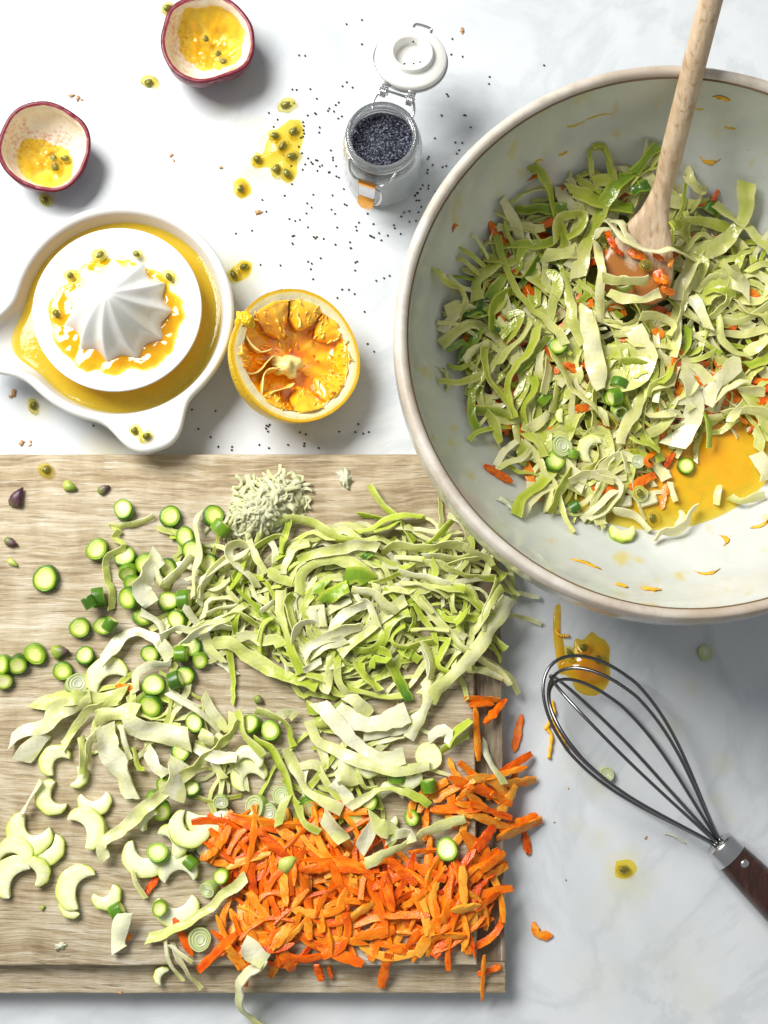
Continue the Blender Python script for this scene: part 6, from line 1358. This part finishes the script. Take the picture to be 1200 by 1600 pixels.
CLIST = [('C', (600, 950), (700, 1210), 62, (650, 1090)), ('C', (330, 975), (515, 1090), 50, None), ('C', (195, 90), (225, 200), 60, None), ('C', (500, 450), (515, 640), 30, None), ('C', (930, 610), (1030, 600), 55, None), ('C', (980, 430), (1080, 440), 55, None), ('C', (790, 370), (960, 380), 45, (880, 300)), ('D', (10, 1130), (180, 1150), 70, None), ('D', (400, 1000), (450, 880), 40, (380, 940)),
                        ('D', (640, 210), (560, 310), 70, None), ('D', (560, 300), (540, 430), 70, None), ('D', (710, 290), (800, 300), 50, None), ('D', (850, 260), (900, 330), 70, None), ('D', (850, 350), (760, 440), 55, None), ('D', (640, 400), (590, 510), 55, None), ('D', (850, 540), (1010, 510), 80, None), ('D', (820, 620), (900, 600), 50, None), ('D', (1070, 760), (1190, 660), 30, (1110, 690)), ('D', (1080, 590), (1180, 570), 55, None),
                        ('B', (460, 880), (490, 1010), 55, None), ('B', (470, 1070), (540, 1170), 55, None), ('B', (440, 1100), (480, 1190), 40, None), ('B', (540, 1150), (560, 1240), 60, None), ('B', (430, 1280), (510, 1310), 50, None), ('B', (870, 330), (640, 420), 40, (800, 420)), ('B', (1020, 1000), (1140, 1050), 70, None), ('B', (820, 660), (880, 680), 50, None), ('A', (600, 510), (820, 400), 50, None), ('A', (440, 440), (480, 430), 40, None),
                        ('A', (900, 930), (910, 990), 45, None), ('D', (190, 130), (300, 120), 40, None), ('D', (440, 1040), (260, 1130), 60, None), ('D', (580, 880), (500, 1000), 40, None), ('D', (530, 1080), (490, 1270), 45, None), ('D', (0, 300), (40, 440), 60, None), ('D', (420, 70), (500, 110), 70, None), ('D', (910, 60), (980, 70), 40, None), ('D', (1120, 520), (1200, 560), 60, None), ('D', (960, 640), (1060, 700), 40, None)]
for z, a, b, w, mid in [q for k_, q in enumerate(CLIST) if k_ % 3 == 2]:
    ctrace(z, a, b, w, CB, hm=HW, zb=.05, mat='carrotw', mid=mid)
for z, lst in early.items():
    for p, w, g0, g1 in lst:
        g0, g1 = [min(1, g + .04) for g in (g0, g1)]
        shred(HW, z, p, w, g0, g1, *LB1, **BW)
for z, a, b, w, mid in [q for k_, q in enumerate(CLIST) if k_ % 3 != 2]:
    ctrace(z, a, b, w * 1.15, CB, hm=HW, zb=.05, mat='carrotw', mid=mid)
shred(HW, 'A', [(870, 985), (890, 1080), (900, 1200), (930, 1300), (945, 1400), (960, 1480)], 120, .02, 0, 'broad milky white cabbage rib in the middle of the salad', 'white ribs in the bowl', th=.0024, ruffle=.06, mat='cabw', zb=.06, taper=.5)
for z, p, w, g0, g1 in [('B', [(700, 800), (660, 900), (600, 1000), (560, 1090)], 105, .12, .05), ('B', [(780, 680), (730, 790), (670, 930), (620, 1090), (590, 1230), (570, 1371)], 60, .3, .15), ('A', [(940, 620), (940, 740), (945, 860), (955, 980), (955, 1090)], 65, .05, .12)]:
    shred(HW, z, p, w, g0, g1, *LB1, **BW)
for z, p, w, g0, g1 in [('A', [(870, 560), (910, 480), (1020, 520), (1120, 580), (1200, 640)], 52, .05, .03), ('B', [(100, 600), (220, 680), (330, 730), (440, 770), (600, 810), (720, 810)], 52, .03, .08), ('B', [(30, 660), (90, 640), (140, 610)], 60, .05, .03)]:
    shred(HW, z, p, w, g0, g1, *LB3, **BW)
for p, w, g0, g1 in [([(160, 1290), (230, 1300), (320, 1330), (400, 1420)], 45, .05, .05), ([(430, 1480), (470, 1420), (560, 1420), (630, 1370), (660, 1290), (720, 1250)], 50, .06, .05), ([(540, 1090), (560, 1160), (580, 1220)], 30, .02, .02), ([(850, 1240), (850, 1170), (870, 1110)], 45, .1, .2), ([(930, 1190), (1000, 1230), (1100, 1200), (1190, 1180)], 50, .35, .1), ([(1110, 900), (1160, 980), (1180, 1080)], 110, .02, 0)]:
    shred(HW, 'D', p, w, g0, g1, *LB2, mat='cabw', zb=LIQ, kput=.4)
round_thing(HW, 'asparagus_slice', *zp('D', [(650, 978)])[0], 14.5, LIQ, 'bright asparagus round floating alone in the golden dressing', 'asparagus slice', 'asparagus in the pool', thick=.0045)
def wc(z, x, y, w, h, ang):
    q = zp(z, [(x, y)])[0]; p = P(*q, LIQ); zz = float(HW.h(p.x, p.y)); v, f = box(0, 0, .002, w / Z[z][2] / 2550, h / Z[z][2] / 2550, .004)
    import bmesh
    bm = bmesh.new(); vs = [bm.verts.new(c) for c in v]; [bm.faces.new([vs[i] for i in q_]) for q_ in f]; bmesh.ops.bevel(bm, geom=bm.edges[:], offset=.0007, segments=2, affect='EDGES')
    me = bpy.data.meshes.new('cabbage_stalk_piece'); bm.to_mesh(me); bm.free(); me.materials.append(M['cabw']); me.attributes.new('g', 'FLOAT', 'POINT')
    o = new_obj('cabbage_stalk_piece', me); o.location = (p.x, p.y, zz); o.rotation_euler = (0.1, -.1, ang); tag(o, 'short white stalk piece at the edge of the dressing pool', 'cabbage', 'white stalk pieces')
wc('D', 240, 1215, 90, 75, .1); wc('D', 395, 1210, 120, 65, .3); wc('D', 665, 590, 60, 70, .4)
# things stuck to the bowl wall
def on_wall(px, py, L, w, ang, mat, label, group=None, name='carrot_shred', cat='carrot shred', g=.5):
    p = bowl_hit(px, py); d = Vector((p.x - BX, p.y - BY, 0)); r = d.length; dz = (float(bowl_in_z(r + .001)) - float(bowl_in_z(r - .001))) / .002
    n = Vector((-dz * d.x / r, -dz * d.y / r, 1)).normalized(); v, f = blob((L / 2550 / 2, w / 2550 * .36, w / 2550 * .16), .9, 2.3, px * .11, ICO3); v[:, 1] += w / 2550 * .8 * (v[:, 0] / (L / 5100)) ** 2 * math.sin(px)
    mb = MB(); mb.add(v, f, np.full(len(v), g)); o = mb.obj(name, M[mat], None, True, 'g', loc=p + n * (w / 2550 * .12))
    tgt = P(px + 10 * math.cos(ang), py - 10 * math.sin(ang), p.z) - p; tx = (tgt - n * tgt.dot(n)).normalized(); ty = n.cross(tx)
    o.rotation_euler = Matrix((tx, ty, n)).transposed().to_euler(); tag(o, label, cat, group)
on_wall(846, 275, 36, 12, -.6, 'carrotw', 'orange carrot scrap stuck high on the bowl wall'); on_wall(709, 353, 13, 10, .6, 'carrotw', 'small carrot fleck stuck on the left bowl wall')
on_wall(762, 380, 12, 9, .4, 'carrotw', 'dull red carrot fleck low on the bowl wall'); on_wall(795, 791, 34, 24, -.6, 'onion', 'pale onion scrap stuck on the near bowl wall', name='spring_onion_slice', cat='spring onion', g=.1)
on_wall(697, 590, 28, 20, -.9, 'cabw', 'pale cabbage scrap stuck on the bowl wall', name='cabbage_shred', cat='cabbage', g=.1)
ZB = ('strand of orange zest stuck to the bright side of the bowl', 'zest on the bowl wall')
for px, py, L, w, a in [(917, 881, 42, 8, -.3), (1136, 843, 22, 9, -1.3), (1107, 897, 30, 8, .0), (1190, 822, 26, 8, .3), (1128, 152, 24, 10, -.5), (1107, 254, 26, 8, -.1), (971, 915, 18, 10, -.4), (1018, 922, 26, 12, -.2), (900, 195, 30, 5, .3), (935, 180, 40, 4, .2), (880, 240, 14, 6, .5), (840, 250, 12, 5, .7), (960, 270, 14, 6, .2), (1140, 200, 16, 5, 0), (1090, 170, 14, 5, .1)]:
    on_wall(px, py, L, w, a, 'zest' if w > 7 else 'pulp', *ZB, name='zest_shred', cat='zest')
# seeds and bits on the spoon
for px, py in [(944, 392), (967, 393), (1010, 415)]:
    p = P(px, py, float(HW.h(*tuple(P(px, py, .068))[:2])) + .002); passion_seed(p, rng.uniform(0, 6), None, 'passion fruit seed caught on the wooden spoon', 'seeds on the spoon')
for px, py in [(1112, 690 - 80), (1108, 562), (960, 700), (1020, 810), (955, 660), (1000, 770), (985, 700)]:
    p = P(px, py, .045); p = P(px, py, float(HW.h(p.x, p.y)) + .002); passion_seed(p, rng.uniform(0, 6), None, 'passion fruit seed glistening in the dressed salad', 'seeds in the salad')
for a, b, w in [((100, 660), (170, 710), 50), ((240, 780), (370, 810), 60), ((430, 760), (500, 800), 40), ((450, 870), (480, 960), 55), ((500, 900), (520, 1000), 55), ((430, 930), (520, 960), 40), ((150, 730), (230, 760), 35), ((480, 1000), (530, 1090), 55), ((560, 780), (530, 860), 40)]:
    ctrace('B', a, b, w, ('carrot shred lying on the wooden spoon', 'carrot on the spoon'), hm=HW, zb=.066, mat='carrotw')

# ================================================================== loose poppy seeds
pm = MB(); pm.add(ICO1[0] * (.00082, .00068, .00062), ICO1[1], .1); PME = pm.mesh('poppy_seed', M['poppy_black'], True)
pts = []
J2 = (340, 0, 3.0)
for x, y in [(604, 113), (676, 93), (676, 207), (410, 261), (350, 419), (370, 421), (434, 417), (240, 529), (281, 560), (262, 594), (456, 530), (461, 534), (478, 597), (605, 385), (585, 404), (632, 410), (567, 480), (523, 508), (517, 519), (545, 522), (553, 492), (565, 555), (582, 545), (400, 572), (404, 590), (402, 610), (405, 625), (400, 640), (390, 645), (380, 687),
             (395, 717), (424, 742), (410, 770), (438, 760), (445, 768), (460, 750), (468, 752), (478, 780), (467, 800), (398, 795), (540, 738), (540, 750), (555, 778), (520, 808), (525, 806), (556, 826), (568, 832), (314, 917), (448, 912), (538, 915), (440, 972), (595, 957), (605, 962), (416, 1000), (336, 1026), (385, 1030), (363, 1035), (550, 1002), (423, 1065), (560, 1066), (350, 1107), (358, 1104), (350, 1140),
             (450, 1110), (465, 1110), (552, 1147), (620, 1135), (625, 1163), (662, 1043), (648, 1062), (730, 1050), (714, 1104), (722, 1108), (732, 1113), (767, 1126), (797, 1104), (830, 1070), (858, 1096), (1100, 182), (1148, 265), (1074, 441), (1050, 542), (1162, 540), (1187, 597), (1018, 648), (1114, 668), (1147, 670), (1132, 704), (1122, 720), (990, 735), (985, 745), (952, 750), (942, 790), (958, 797), (985, 797), (1055, 783), (1072, 778), (962, 868), (990, 870), (988, 884), (925, 918), (932, 940), (900, 937), (945, 940), (955, 970), (942, 995), (845, 955), (854, 953)]:
    pts.append((J2[0] + x / J2[2], J2[1] + y / J2[2]))
for x, y in [(510, 5), (777, 8), (870, 30), (684, 93), (605, 115), (628, 127), (622, 162), (432, 138), (636, 224), (912, 114), (900, 120), (899, 170), (1080, 218), (818, 289), (860, 290), (788, 341), (896, 317), (958, 428), (978, 629), (1018, 677), (345, 1140), (355, 1145), (342, 1158), (364, 1134), (354, 1176), (28, 1048), (130, 1272), (554, 1182), (592, 1195), (582, 1252), (800, 1178), (920, 1131), (900, 1180), (950, 1190), (985, 1180)]:
    pts.append((330 + x / 4, 380 + y / 4))
pts += [(680, 110), (764, 131), (700, 150), (725, 180), (765, 120), (850, 102), (705, 85), (755, 215), (690, 180), (640, 330), (650, 345), (625, 300), (310, 670), (329, 683), (341, 698), (362, 703), (146, 665), (780, 240), (300, 640), (405, 695), (420, 700), (450, 695), (475, 697), (498, 700), (805, 935)]
for _ in range(45): pts.append((rng.normal(640, 45), rng.normal(300, 40)))
for _ in range(30): pts.append((rng.normal(500, 70), rng.normal(330, 90)))
for px, py in pts:
    p = P(px, py, .0004)
    if math.hypot(p.x - jp.x, p.y - jp.y) < .0265 or math.hypot(p.x - oc.x, p.y - oc.y) < .034: continue
    z = .00045
    o = new_obj('poppy_seed', PME); o.location = (p.x, p.y, z); o.rotation_euler = (0, 0, rng.uniform(0, 3)); tag(o, 'tiny black poppy seed scattered on the white marble', 'poppy seed', 'poppy seeds scattered on the marble')
for x, y in [(535, 345), (660, 398), (732, 397), (782, 385), (840, 445), (652, 453), (700, 462), (708, 470), (712, 478), (728, 226)]:
    p = P(500 + x / 5, 20 + y / 5, .0585 if y > 300 else .0560); o = new_obj('poppy_seed', PME); o.location = p; o.rotation_euler = (0, 0, rng.uniform(0, 3)); tag(o, 'poppy seed stuck on the open white jar lid', 'poppy seed', 'poppy seeds on the lid')
